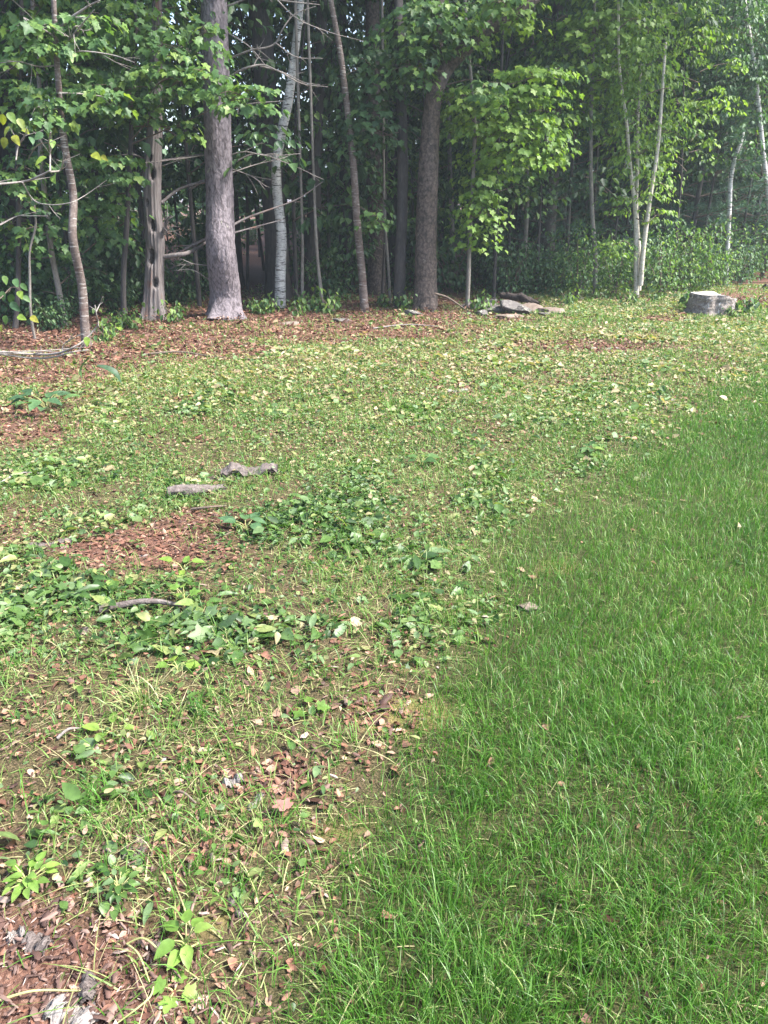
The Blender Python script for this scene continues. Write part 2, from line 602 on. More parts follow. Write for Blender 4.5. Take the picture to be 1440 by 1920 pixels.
n1 = gnoise(60)
n2 = gnoise(7)
n3 = gnoise(170, 3)
soil = ramp(nt, [(.035, .018, .013), (.09, .045, .032), (.16, .085, .06), (.27, .17, .12)], [.3, .47, .6, .75])
L(n1.outputs[0], soil.inputs[0])
thatch = ramp(nt, [(.013, .018, .006), (.030, .038, .012), (.068, .064, .026), (.14, .115, .058)], [.28, .45, .62, .78])
L(n3.outputs[0], thatch.inputs[0])
moss = ramp(nt, [(.07, .07, .022), (.15, .125, .045), (.25, .19, .095)], [.3, .5, .7])
L(n1.outputs[0], moss.inputs[0])
weedy = ramp(nt, [(.02, .019, .009), (.065, .052, .026), (.17, .125, .07)], [.3, .5, .7])
L(n3.outputs[0], weedy.inputs[0])
a_l = N(nt, 'ShaderNodeAttribute', attribute_name='lawn')
a_b = N(nt, 'ShaderNodeAttribute', attribute_name='bare')
a_m = N(nt, 'ShaderNodeAttribute', attribute_name='moss')
c = gmix(a_b.outputs['Fac'], weedy.outputs[0], soil.outputs[0])
c = gmix(a_l.outputs['Fac'], c, thatch.outputs[0])
c = gmix(a_m.outputs['Fac'], c, moss.outputs[0])
p = N(nt, 'ShaderNodeBsdfPrincipled')
p.inputs['Roughness'].default_value = .95
p.inputs['Specular IOR Level'].default_value = .15
L(c, p.inputs['Base Color'])
b = N(nt, 'ShaderNodeBump')
b.inputs['Strength'].default_value = .9
b.inputs['Distance'].default_value = .015
L(n1.outputs[0], b.inputs['Height'])
L(b.outputs[0], p.inputs['Normal'])
L(p.outputs[0], out.inputs[0])
M['ground'] = m


# ------------------------------------------------------------------ the ground
def spaced(lo, hi, start, growth, cap):
    a = [0.0]
    st = start
    while a[-1] < hi:
        a.append(a[-1] + st)
        st = min(st * growth, cap)
    b = [0.0]
    st = start
    while b[-1] > lo:
        b.append(b[-1] - st)
        st = min(st * growth, cap)
    return np.array(sorted(set(b + a)))


gx = spaced(-400, 400, .05, 1.045, 40)
gy = spaced(-400, 600, .05, 1.035, 40) + 2.0
X, Y = np.meshgrid(gx, gy)
Z = hgt(X, Y)
V = np.stack([X, Y, Z], -1).reshape(-1, 3)
nx, ny = len(gx), len(gy)
i = np.arange(ny - 1)[:, None] * nx
j = np.arange(nx - 1)[None]
Q = np.stack([i + j, i + j + 1, i + nx + j + 1, i + nx + j], -1).reshape(-1, 4)
me = build_mesh('ground', [(V, Q, None)], M['ground'], True)
for nm, val in (('lawn', lawn_mask(X, Y)), ('bare', np.maximum(bare_mask(X, Y), wood_mask(X, Y))), ('moss', None)):
    if val is None:
        u_, v_, d_ = project(np.stack([X, Y, 0 * X], -1))
        val = np.zeros_like(X)
        for cx, cy, rx, ry, s_ in ((750, 1345, 95, 34, 1), (640, 1560, 90, 40, .6), (400, 1720, 70, 25, .6), (860, 1120, 60, 40, .5), (1040, 1060, 50, 20, .7), (1330, 620, 150, 40, .8), (1250, 680, 120, 20, .6), (760, 1250, 70, 30, .5)):
            val = np.maximum(val, s_ * np.exp(-((u_ - cx) / rx) ** 2 - ((v_ - cy) / ry) ** 2))
        val = sstep(.3, .75, val + (fbm(X, Y, .3, 51) - .5) * .5) * (Y > .5)
    at_ = me.attributes.new(nm, 'FLOAT', 'POINT')
    at_.data.foreach_set('value', val.astype(np.float32).ravel())
GROUND = obj('ground', me, kind='structure')


# ------------------------------------------------------------------ scattering on the ground
def candidates(dens, y0, y1, margin=.7, seed=0):
    """points on the ground with dens(y) per square metre over the wedge the camera sees and a step beside it"""
    g = np.random.default_rng(seed)
    out = []
    ys = np.arange(y0, y1, .25)
    for a in ys:
        w_ = .54 * (a + .25) + margin
        n = g.poisson(dens(a + .12) * .25 * 2 * w_)
        out.append(np.c_[g.uniform(-w_, w_, n), g.uniform(a, a + .25, n)])
    P = np.concatenate(out)
    return P


def blades(P, length, width, tint, lean, seed, flat=0.0, segs=3, bend=1.0):
    g = np.random.default_rng(seed)
    n = len(P)
    az = 9.5 * fbm(P[:, 0], P[:, 1], .16, 33, 2) + g.normal(0, 1.7, n)
    dirx, diry = np.cos(az), np.sin(az)
    faz = az + PI / 2 + g.normal(0, .5, n)
    wx, wy = np.cos(faz), np.sin(faz)
    z0 = hgt(P[:, 0], P[:, 1]) - .004
    V = []
    for k in range(segs + 1):
        t = k / segs
        an = lean * (1 - bend + bend * t)
        out_ = length * (np.sin(an) * t)
        up = length * np.maximum(np.cos(an * (1 + .1 * bend)) * t, .04 * t)
        cx, cy, cz = P[:, 0] + dirx * out_, P[:, 1] + diry * out_, z0 + up + flat
        if k < segs:
            hw = width * (1 - .55 * t) * .5
            V.append(np.stack([cx - wx * hw, cy - wy * hw, cz], -1))
            V.append(np.stack([cx + wx * hw, cy + wy * hw, cz], -1))
        else:
            V.append(np.stack([cx, cy, cz], -1))
    K = 2 * segs + 1
    V = np.stack(V, 1).reshape(-1, 3)
    base = (np.arange(n) * K)[:, None, None]
    q = np.array([(2 * k, 2 * k + 1, 2 * k + 3, 2 * k + 2) for k in range(segs - 1)])
    t3 = np.array([(2 * segs - 2, 2 * segs - 1, 2 * segs)])
    Vt = V
    T = np.repeat(tint, K)
    quads = (q[None] + base).reshape(-1, 4) if len(q) else np.zeros((0, 4), int)
    tris = (t3[None] + base).reshape(-1, 3)
    return Vt, quads, tris, T


def mesh_blades(name, sets, mats):
    me = bpy.data.meshes.new(name)
    Vs, Ls, Ss, Ts, Ms = [], [], [], [], []
    off = lo = 0
    for mi, (V, q, t, T) in sets:
        for f in (q, t):
            if len(f):
                Ls.append((f + off).ravel().astype(np.int32))
                Ss.append(lo + np.arange(len(f)) * f.shape[1])
                Ms.append(np.full(len(f), mi))
                lo += f.size
        Vs.append(V)
        Ts.append(T)
        off += len(V)
    V = np.concatenate(Vs).astype(np.float32)
    me.vertices.add(len(V))
    me.vertices.foreach_set('co', V.ravel())
    Lc = np.concatenate(Ls)
    me.loops.add(len(Lc))
    me.loops.foreach_set('vertex_index', Lc)
    Sc = np.concatenate(Ss).astype(np.int32)
    me.polygons.add(len(Sc))
    me.polygons.foreach_set('loop_start', Sc)
    me.polygons.foreach_set('material_index', np.concatenate(Ms).astype(np.int32))
    me.update(calc_edges=True)
    a = me.attributes.new('tint', 'FLOAT', 'POINT')
    a.data.foreach_set('value', np.concatenate(Ts).astype(np.float32))
    for m_ in mats:
        me.materials.append(m_)
    return me


# lawn
P = candidates(lambda y: min(28000, 39000 / max(y, 1) ** 1.1), .5, 15, .8, 1)
lm = lawn_mask(P[:, 0], P[:, 1])
cl = fbm(P[:, 0], P[:, 1], .22, 61)                                     # tufts and thin spots
nearness = sstep(3.3, 1.7, P[:, 1])
sdl = sd_line(P[:, 0], P[:, 1], LAWN)               # the near lawn is thinner and rougher
em = edge_mask(P[:, 0], P[:, 1])
keep = rng.random(len(P)) < np.clip(lm + .62 * em ** 1.1 * (.3 + 1.3 * sstep(.35, .7, cl)), 0, 1) * (1 - nearness * (.08 + .52 * sstep(.58, .36, .65 * fbm(P[:, 0], P[:, 1], .17, 64) + .35 * fbm(P[:, 0], P[:, 1], .7, 63)))) \
    * (1 - .55 * sstep(.75, .0, sdl + .35 * (cl - .5)) * sstep(5, 3, P[:, 1]))
P, cl, nearness, em, lm = P[keep], cl[keep], nearness[keep], em[keep], lm[keep]
n = len(P)
far = np.clip(P[:, 1] / 4, 1, 3.2)
length = rng.gamma(9, 1 / 9, n) * (.050 + .022 * nearness + .03 * (cl - .5))
length = np.clip(length * (.65 + .35 * lm), .018, .13)
width = (.0019 + .0020 * rng.random(n) ** 2) * far
patch = fbm(P[:, 0], P[:, 1], .8, 71)
tint = np.clip(rng.normal(.42, .19, n) + (patch - .5) * .5 + .22 * (1 - lm), .0, .86)
strawy = rng.random(n) < (.035 + .06 * nearness + .12 * (1 - lm))
tint[strawy] = rng.uniform(.84, 1, strawy.sum())
lean = np.abs(rng.normal(.42 + .15 * nearness, .33, n)) + strawy * .4
length[strawy] *= .7
width[strawy] *= .7
lawn_set = blades(P, length, width, tint, lean, 2, 0.0, 3, np.where(strawy, .25, 1.0))
obj('lawn_grass', mesh_blades('lawn_grass', [(0, lawn_set)], [M['grass']]), kind='stuff', label='mown green lawn grass on the right-hand slope of the clearing')

# straw, clippings and thin grass wisps over the cleared ground
P = candidates(lambda y: min(4300, 9000 / max(y, 1) ** .70), .5, 15.5, .8, 3)
lm = lawn_mask(P[:, 0], P[:, 1])
wm = wood_mask(P[:, 0], P[:, 1])
bm = bare_mask(P[:, 0], P[:, 1])
wisp = sstep(.42, .62, fbm(P[:, 0], P[:, 1], .45, 81))
is_green = rng.random(len(P)) < .6
keep = rng.random(len(P)) < (1 - np.where(is_green, .6, .9) * lm) * (1 - .85 * wm * np.where(P[:, 0] > 2.4, .25, 1)) * (1 - .8 * bm) * (.35 + .65 * wisp)
P, is_green = P[keep], is_green[keep]
n = len(P)
far = np.clip(P[:, 1] / 4, 1, 3)
l1 = rng.uniform(.03, .10, n)
la = np.where(is_green, np.abs(rng.normal(.8, .35, n)), rng.uniform(1.3, 1.53, n))
tn = np.where(is_green, rng.uniform(.3, .9, n) + .08 * sstep(5, 9, P[:, 1]), rng.uniform(.84, 1, n))
weed_set = blades(P, l1, rng.uniform(.002, .0045, n) * far, tn, la, 4, .006, 3, np.where(is_green, 1.0, .1))
Pr = candidates(lambda y: min(150, 260 / max(y, 1) ** .6), .6, 11, .6, 13)
rk = rng.random(len(Pr)) < (1 - lawn_mask(Pr[:, 0], Pr[:, 1])) * (1 - .8 * wood_mask(Pr[:, 0], Pr[:, 1]))
Pr = Pr[rk]
nr_ = len(Pr)
runner_set = blades(Pr, np.minimum(rng.gamma(3, .035, nr_) + .03, .2), rng.uniform(.0022, .0045, nr_) * np.clip(Pr[:, 1] / 4, 1, 2), rng.uniform(.55, 1, nr_), rng.uniform(1.3, 1.52, nr_), 14, .008, 5, np.full(nr_, .3))
obj('straw_and_wispy_grass', mesh_blades('wispy_grass', [(0, weed_set), (0, runner_set)], [M['grass']]), kind='stuff', label='cut straw and thin grass wisps strewn over the cleared ground')

# low leafy weeds
P0 = candidates(lambda y: min(1600, 2200 / max(y, 1) ** .38), .5, 15.5, .8, 5)
lm = lawn_mask(P0[:, 0], P0[:, 1])
wm = wood_mask(P0[:, 0], P0[:, 1])
bm = bare_mask(P0[:, 0], P0[:, 1])
cl = fbm(P0[:, 0], P0[:, 1], .5, 91)
dense_band = sstep(1.7, 2.7, P0[:, 1] + .35 * (vnoise(P0[:, 0], P0[:, 1], .5, 97) - .5))
keep = rng.random(len(P0)) < (1 - .985 * lm) * (1 - .55 * edge_mask(P0[:, 0], P0[:, 1])) * (1 - .95 * bm) * (1 - .9 * wm * np.where(P0[:, 0] > 2.4, .35, 1)) * (.30 + .70 * sstep(.36, .58, cl)) * (.22 + .78 * dense_band)
P0 = P0[keep]
n0 = len(P0)
per = rng.integers(2, 6, n0)
idx = np.repeat(np.arange(n0), per)
n = len(idx)
pl = P0[idx]
az = rng.uniform(0, 2 * PI, n)
rad = rng.uniform(.004, .05, n)
far = np.clip(pl[:, 1] / 5, 1, 1.5)
size = (rng.gamma(3, 1 / 3, n) * .0195 * (.75 + .5 * rng.random(n0)[idx])) * far
u_, v_, d_ = project(np.c_[pl, np.zeros(n)])
bigm = np.exp(-((u_ - 330) / 360) ** 2 - ((v_ - 1130) / 190) ** 2)
size = size * (.72 + .6 * sstep(.5, .75, vnoise(pl[:, 0], pl[:, 1], .35, 98))) * (1 + .28 * bigm)
size = np.clip(size, .008, .085)
pos = np.c_[pl[:, 0] + np.cos(az) * rad, pl[:, 1] + np.sin(az) * rad, np.zeros(n)]
pos[:, 2] = hgt(pos[:, 0], pos[:, 1]) + rng.gamma(2, .5, n) * .015 + .006
az2 = az + rng.normal(0, .6, n)
tipd = np.c_[np.cos(az2), np.sin(az2), rng.normal(.05, .35, n)]
nrm = np.c_[rng.normal(0, .48, n), rng.normal(0, .48, n) - .1, np.ones(n)]
R = basis(tipd, nrm)
ptint = rng.random(n0)[idx]
patch = fbm(pl[:, 0], pl[:, 1], 1.1, 95)
tint = np.clip(.42 + .6 * (ptint - .5) + .5 * (patch - .5) + rng.normal(0, .2, n) + .23 * sstep(4.2, 7.5, pl[:, 1]) + .06, 0, 1)
tint = np.clip(tint - .24 * bigm, 0, 1)
dead = rng.random(n) < .06 + .15 * sstep(4.5, 7, pl[:, 1])
tint[dead] = rng.uniform(.85, 1, dead.sum())
stretch = np.c_[rng.uniform(.7, 1.25, n), np.ones(n), rng.uniform(.3, 1.6, n)] * size[:, None]
shape = rng.random(n)


def split_pieces(pos, R, sc3, u_lo=0, top=300):
    """the pieces that show largest in the photograph"""
    u, v, d = project(pos)
    inside = (u > 4) & (u < PW - 4) & (v > 4) & (v < PH - 4)
    s = sc3[:, 1] / d * inside
    big = np.argsort(-s)[:top]
    big = big[s[big] > 0]
    m_ = np.zeros(len(pos), bool)
    m_[big] = True
    return m_


def single_objs(name, me, pos, R, sc3, parent, origin=(0, 0, 0)):
    """one object per piece; alike pieces share the mesh"""
    origin = np.asarray(origin)
    for p_, r_, s_ in zip(pos, R, sc3):
        o = bpy.data.objects.new(name, me)
        col.objects.link(o)
        o.parent = parent
        mm = np.eye(4)
        mm[:3, :3] = r_ * s_[None, :]
        mm[:3, 3] = p_ - origin
        o.matrix_basis = Matrix(mm.tolist())


MAPLE_ME = {}


def leaf_mesh(tmpl, mname, key):
    k = (key, mname)
    if k not in MAPLE_ME:
        MAPLE_ME[k] = build_mesh('leaf_' + key, [(tmpl[0], tmpl[1], None)], M[mname])
    return MAPLE_ME[k]


big = split_pieces(pos, R, stretch, top=300)
ob, ol = LEAF_OVATE, LEAF_MAPLE
lo = shape > .66
ov = shape < .6
single_objs('leaf', leaf_mesh(ob, 'weed_one', 'ovate'), pos[big & ov], R[big & ov], stretch[big & ov], GROUND)
single_objs('leaf', leaf_mesh(LEAF_LONG, 'weed_one', 'long'), pos[big & lo], R[big & lo], stretch[big & lo] * 1.25, GROUND)
single_objs('leaf', leaf_mesh(ol, 'weed_one', 'lobed'), pos[big & ~ov & ~lo], R[big & ~ov & ~lo], stretch[big & ~ov & ~lo], GROUND)
near = pl[:, 1] < 3.4
prt = []
for tm, mk in ((ob, ov & near & ~big), (LEAF_LONG, lo & near & ~big), (ol, ~ov & ~lo & near & ~big), (LEAF_FAR, ~near & ~big)):
    if mk.any():
        prt.append(scatter(tm[0], tm[1], pos[mk], R[mk], stretch[mk], tint[mk]))
obj('weed_leaves', build_mesh('weed_leaves', prt, M['weed']), kind='stuff', label='low leafy weeds and ground cover on the cleared ground')

# dead leaves and bark flakes
CHIP_OUT = [(-.30, .02), (.22, -.05), (.50, .22), (.34, .48), (.46, .74), (.10, 1.05), (-.16, .86), (-.48, .60), (-.36, .34)]
kk = len(CHIP_OUT)
CHIPT = (np.array([(x, y, .03 * math.sin(y * 5)) for x, y in CHIP_OUT] + [(x * .86, .04 + y * .92, .13 + .05 * math.sin(y * 5 + x * 4)) for x, y in CHIP_OUT] + [(0, .5, .17)], float),
         np.array([(2 * kk, kk + q, kk + (q + 1) % kk) for q in range(kk)] + [t for q in range(kk) for t in ((q, (q + 1) % kk, kk + (q + 1) % kk), (q, kk + (q + 1) % kk, kk + q))]))
CHIP_LOW = (np.array([(-.3, 0, 0), (.4, .1, 0), (.45, .7, .02), (0, 1.05, 0), (-.45, .55, .02), (.03, .5, .2)], float), np.array([(5, q, (q + 1) % 5) for q in range(5)]))
P = candidates(lambda y: min(9500, 10500 / max(y, 1) ** .95), .5, 13.5, .8, 7)
lm = lawn_mask(P[:, 0], P[:, 1])
wm = wood_mask(P[:, 0], P[:, 1])
bm = bare_mask(P[:, 0], P[:, 1])
keep = rng.random(len(P)) < (1 - .97 * lm) * np.clip(.16 + .16 * sstep(2.8, 1.8, P[:, 1]) + .22 * sstep(3.5, 6.5, P[:, 1]) + bm * .9 + wm * .55, 0, 1)
P, bm, wm = P[keep], bm[keep], wm[keep]
n = len(P)
u_, v_, d_ = project(np.c_[P, np.zeros(n)])
mulch = sstep(620, 200, u_) * sstep(1500, 1720, v_)
is_chip = rng.random(n) < .5 + .42 * mulch
far = np.clip(P[:, 1] / 4.5, 1, 1.8)
size = np.where(is_chip, rng.gamma(1.3, .0075, n) + .004, rng.gamma(3, .005, n) + .008) * far
size = np.clip(size, .006, np.where(is_chip, .06, .034 + .008 * P[:, 1]))
az = rng.uniform(0, 2 * PI, n)
tip = np.c_[np.cos(az), np.sin(az), rng.normal(0, .22, n)]
nr = np.c_[rng.normal(0, .35, n), rng.normal(0, .35, n), np.ones(n)]
R = basis(tip, nr)
pos = np.c_[P, hgt(P[:, 0], P[:, 1]) + rng.random(n) * .012 + .003]
sc3 = np.where(is_chip[:, None], np.c_[size * rng.uniform(.15, .55, n), size, size * rng.uniform(.2, .7, n)],
               np.c_[size * rng.uniform(.6, 1.3, n), size, size * rng.uniform(-1.5, 2.5, n)])
tint = np.clip(rng.beta(1.6, 1.9, n) + .05 * mulch, 0, 1)
bigc = split_pieces(pos, R, sc3 * is_chip[:, None], top=260)
bigl = split_pieces(pos, R, sc3 * (~is_chip)[:, None], top=200)
single_objs('bark_chip', leaf_mesh(CHIPT, 'chip_one', 'chip'), pos[bigc], R[bigc], sc3[bigc], GROUND)
single_objs('dead_leaf', leaf_mesh(LEAF_OVATE, 'brown_one', 'dead'), pos[bigl], R[bigl], sc3[bigl], GROUND)
FEET = [((163, 658), .10), ((290, 600), .20), ((422, 598), .30), ((525, 578), .12), ((684, 585), .09), ((748, 578), .13), ((797, 582), .24), ((876, 578), .05), ((1116, 556), .05), ((1194, 560), .08)]
fp = []
for (fu, fv), fr in FEET:
    q = gp(fu, fv)
    nf = int(900 * fr) + 60
    aa_ = rng.uniform(0, 2 * PI, nf)
    rd = fr + rng.exponential(.09, nf) - .04
    fp.append(np.c_[q[0] + np.cos(aa_) * rd, q[1] + np.sin(aa_) * rd, np.maximum(0, .06 - .25 * (rd - fr)) * rng.random(nf)])
fp = np.concatenate(fp)
fp[:, 2] += hgt(fp[:, 0], fp[:, 1]) + .004
nf = len(fp)
fR = basis(rng.normal(0, 1, (nf, 3)) * [1, 1, .4], np.c_[rng.normal(0, .5, nf), rng.normal(0, .5, nf), np.ones(nf)])
fs = np.repeat(rng.uniform(.02, .05, (nf, 1)), 3, 1) * rng.uniform(.6, 1.2, (nf, 3))
mk1, mk2 = is_chip & ~bigc, ~is_chip & ~bigl
me = build_mesh('leaf_litter', [scatter(*CHIP_LOW, pos[mk1], R[mk1], sc3[mk1], tint[mk1]) + (0,),
                                scatter(*LEAF_FAR, pos[mk2], R[mk2], sc3[mk2], tint[mk2]) + (1,), scatter(*LEAF_FAR, fp, fR, fs, rng.random(nf)) + (1,)], [M['chip'], M['brown']])
obj('leaf_litter', me, kind='stuff', label='reddish brown leaf litter and bark mulch on bare ground and along the woods')


# ------------------------------------------------------------------ trees
def trunk_path(pxs, Y):
    """photo-traced centre line of a trunk standing at depth Y, as points in the place, and radii"""
    P, R_ = [], []
    for u, v, wpx in pxs:
        q = at(u, v, Y)
        P.append(q)
        dep = q[1] * cp - (q[2] - CAMH) * sp
        R_.append(wpx * dep / F / 2)
    return np.array(P), np.array(R_)


def extend(P, R_, top, lean=(0, 0), rtop=.02):
    d = P[-1] - P[-2]
    d = d / max(d[2], 1e-3)
    out, ro = [P], [R_]
    z = P[-1][2]
    for k, f in enumerate((.35, .7, 1.0)):
        h = (top - z) * f
        q = P[-1] + np.array([d[0] * h * .5 + lean[0] * h, d[1] * h * .5 + lean[1] * h, h])
        out.append(q[None])
        ro.append(np.array([R_[-1] * (1 - f) + rtop * f]))
    return np.concatenate(out), np.concatenate(ro)


def spray_leaves(c, rx, ry, rz, n, size, g, droop=.5, layers=4, face=None):
    """leaves of one spray: shingled layers that droop outward"""
    a = g.uniform(0, 2 * PI, n)
    r = np.sqrt(g.random(n))
    lay = g.integers(0, layers, n)
    lz = (lay + .5) / layers * 2 - 1
    shr = np.sqrt(np.clip(1 - .55 * lz ** 2, .2, 1))
    # broken outline: lobed radius
    lob = 1 + .28 * np.sin(3 * a + lay * 1.7 + g.random() * 6) + .18 * np.sin(7 * a + lay)
    x, y = np.cos(a) * r * shr * lob, np.sin(a) * r * shr * lob
    z = lz - droop * r ** 2 * .9 + g.normal(0, .085, n)
    pos = np.stack([c[0] + x * rx, c[1] + y * ry, c[2] + z * rz], -1)
    out = np.stack([np.cos(a) + g.normal(0, .5, n), np.sin(a) + g.normal(0, .5, n), -.45 - .6 * r + g.normal(0, .35, n)], -1)
    nr = np.stack([np.cos(a) * .35 + g.normal(0, .38, n), np.sin(a) * .35 + g.normal(0, .38, n) - .15, np.ones(n)], -1)
    s = size * np.clip(g.normal(1, .25, n), .45, 1.6)
    sc = np.c_[s * g.uniform(.8, 1.1, n), s, s * g.uniform(.5, 1.5, n)]
    return pos, basis(out, nr), sc


def add_branch(root, name, path, r0, r1, mname, seg=6, seed=0, origin=None, rows=None):
    path = np.asarray(path, float)
    rr = np.linspace(r0, r1, len(path))
    pr = tube_parts(path - origin, rr, seg=seg, rows=rows or max(8, len(path) * 7), rough=.16, seed=seed)
    if r0 < .03 and len(path) > 2:                        # forking side twigs
        g = np.random.default_rng(seed + 77)
        cc = catmull(np.c_[path, rr], 24)
        for q in range(int(g.integers(3, 7))):
            k = int(g.integers(6, 22))
            d = norm(cc[k + 1, :3] - cc[k - 1, :3]) + g.normal(0, .55, 3)
            ln = g.uniform(.06, .3) * (1.2 - k / 24)
            a = cc[k, :3] - origin
            b1 = a + d * ln * .5 + g.normal(0, .012, 3)
            e = b1 + (d + g.normal(0, .3, 3)) * ln * .5
            pr += tube_parts(np.array([a, b1, e]), [cc[k, 3] * .55, cc[k, 3] * .42, .0012], seg=4, rows=6, rough=.1, seed=q)
            if g.random() < .6:
                pr += tube_parts(np.array([b1, b1 + (d + g.normal(0, .8, 3)) * ln * .4]), [cc[k, 3] * .35, .001], seg=4, rows=4, seed=q)
    me = build_mesh(name, pr, M[mname], True)
    return obj(name, me, root)


TOPS = {}


def top_crown(kind, mname):
    """a shared high crown, centred on its own origin, the unseen part of each tree above the picture, also put in to shade the woods"""
    k = (kind, mname)
    if k in TOPS:
        return TOPS[k]
    g = np.random.default_rng(100 + len(TOPS))
    PP = []
    for q in range(34):
        th = g.uniform(0, 2 * PI)
        rr = math.sqrt(g.random())
        zz = g.uniform(-1, 1)
        lim = math.sqrt(max(0.05, 1 - zz * zz)) * (1.15 if zz < 0 else .9)
        c = np.array([math.cos(th) * rr * lim * 2.1, math.sin(th) * rr * lim * 2.1, zz * 3.6])
        PP.append(spray_leaves(c, .85, .85, .42, 95, .19, g, .5, 3))
    pos = np.concatenate([a[0] for a in PP])
    R = np.concatenate([a[1] for a in PP])
    sc = np.concatenate([a[2] for a in PP])
    pt = [scatter(*LEAF_FAR, pos, R, sc, g.random(len(pos)))]
    TOPS[k] = build_mesh('high_crown', pt, M[mname])
    return TOPS[k]


def make_tree(name, label, cat, pxs, barkm, top=11, sprays=(), leafm='maple_mid', leaf=LEAF_MAPLE, lkey='lobed', group=None, Y=None, seg=16,
              flare=.25, singles=0, branches=(), lsize=.13, seed=1, high=None, rough=.025, twig='brown_twig', ext=True, base_z=0.0, extra_paths=(), plates=0.0, dens=2.0):
    g = np.random.default_rng(seed)
    b = gp(pxs[0][0], pxs[0][1]) if Y is None else at(pxs[0][0], pxs[0][1], Y)
    Yd = b[1]
    P, R_ = trunk_path(pxs, Yd)
    base = np.array([P[0][0], Yd, float(hgt(P[0][0], Yd)) + base_z])
    P[0][2] = base[2] - .06
    # small wander in depth so the trunk is not a plane curve
    P[1:, 1] += g.normal(0, .04, len(P) - 1)
    if ext:
        P, R_ = extend(P, R_, top)
    root = thing(name, label, cat, base, group)
    rows = int(min(190, max(24, (P[-1][2]) / .06))) if not plates else 420
    obj('trunk', build_mesh('trunk', tube_parts(P - base, R_, seg=seg, rows=rows, rough=rough, flare=flare, seed=seed, plates=plates), M[barkm], True), root)
    for pth, r0, r1 in extra_paths:
        q = np.array([at(u, v, Yd + dy) for u, v, dy in pth])
        if r0 > .015:
            add_branch(root, 'stem', q, r0, r1, barkm, 10, seed + 3, base, rows=40)
        else:
            add_branch(root, 'branch', q, r0, r1, barkm, 6, seed + 3, base)
    for pth, r0, r1, mn in branches:
        q = np.array([at(u, v, Yd + (dy if len(rest) == 0 else 0)) for (u, v, dy, *rest) in pth])
        q[1:, 1] += g.normal(0, .05, len(q) - 1)
        add_branch(root, 'branch', q, r0, r1, mn, 6, int(g.integers(1e6)), base)
    if len(sprays):
        allp = []
        for sp_ in sprays:
            u, v, w_, h_, dy, n = sp_[:6]
            c = at(u, v, Yd + dy)
            dep = c[1] * cp - (c[2] - CAMH) * sp
            rx, rz = w_ * dep / F / 2, h_ * dep / F / 2
            ry = max(rx * .75, .25)
            # limb from the trunk to the spray, with side twigs
            k = int(np.argmin(np.abs(P[:, 2] - (c[2] - .35 * np.hypot(c[0] - base[0], c[1] - base[1]) - .1))))
            zt = np.clip(c[2] - g.uniform(-.1, .55) * np.hypot(c[0] - base[0], c[1] - base[1]), .4, P[-1][2])
            s0 = np.array([np.interp(zt, P[:, 2], P[:, 0]), np.interp(zt, P[:, 2], P[:, 1]), zt])
            mid = (s0 * .45 + c * .55) + np.array([g.normal(0, .1), g.normal(0, .1), g.normal(.04, .1)])
            pr = tube_parts(np.array([s0, mid, c]) - base, [.011, .0065, .003], seg=5, rows=12, seed=seed + int(u), rough=.12)
            for q in range(5):
                e = c + np.array([g.uniform(-.8, .8) * rx, g.uniform(-.8, .8) * ry, g.uniform(-.7, .5) * rz])
                st = mid * .3 + c * .7 if q % 2 else c
                pr += tube_parts(np.array([st, (st + e) / 2 + np.array([0, 0, .04]), e]) - base, [.005, .004, .002], seg=4, rows=5, seed=q)
            obj('branch', build_mesh('branch', pr, M[twig], True), root)
            allp.append(spray_leaves(c, rx, ry, rz, int(n * dens), lsize * .64, g, .55, max(2, int(rz * 2 / .14))))
        pos = np.concatenate([a[0] for a in allp])
        R = np.concatenate([a[1] for a in allp])
        sc = np.concatenate([a[2] for a in allp])
        tn = np.clip(g.normal(.5, .24, len(pos)), 0, 1)
        bigm = split_pieces(pos, R, sc, top=singles) if singles else np.zeros(len(pos), bool)
        cm = build_mesh('crown', [scatter(leaf[0], leaf[1], pos[~bigm] - base, R[~bigm], sc[~bigm], tn[~bigm])], M[leafm])
        crown = obj('crown', cm, root, kind='stuff')
        if singles:
            single_objs('leaf', leaf_mesh(leaf, leafm + '_one', lkey), pos[bigm], R[bigm], sc[bigm], crown, base)
    if high:
        hz, hs = high
        o = obj('high_crown', top_crown('broad', leafm if leafm in ('maple_mid', 'dark', 'bright', 'maple_blue') else 'maple_mid'), root,
                kind='stuff')
        tp = np.array([np.interp(hz, P[:, 2], P[:, 0]), np.interp(hz, P[:, 2], P[:, 1]), hz]) - base
        o.location = tp
        o.scale = (hs, hs, hs)
        o.rotation_euler = (0, 0, g.uniform(0, 6))
    return root, base, P, R_


W_ = 'twig'
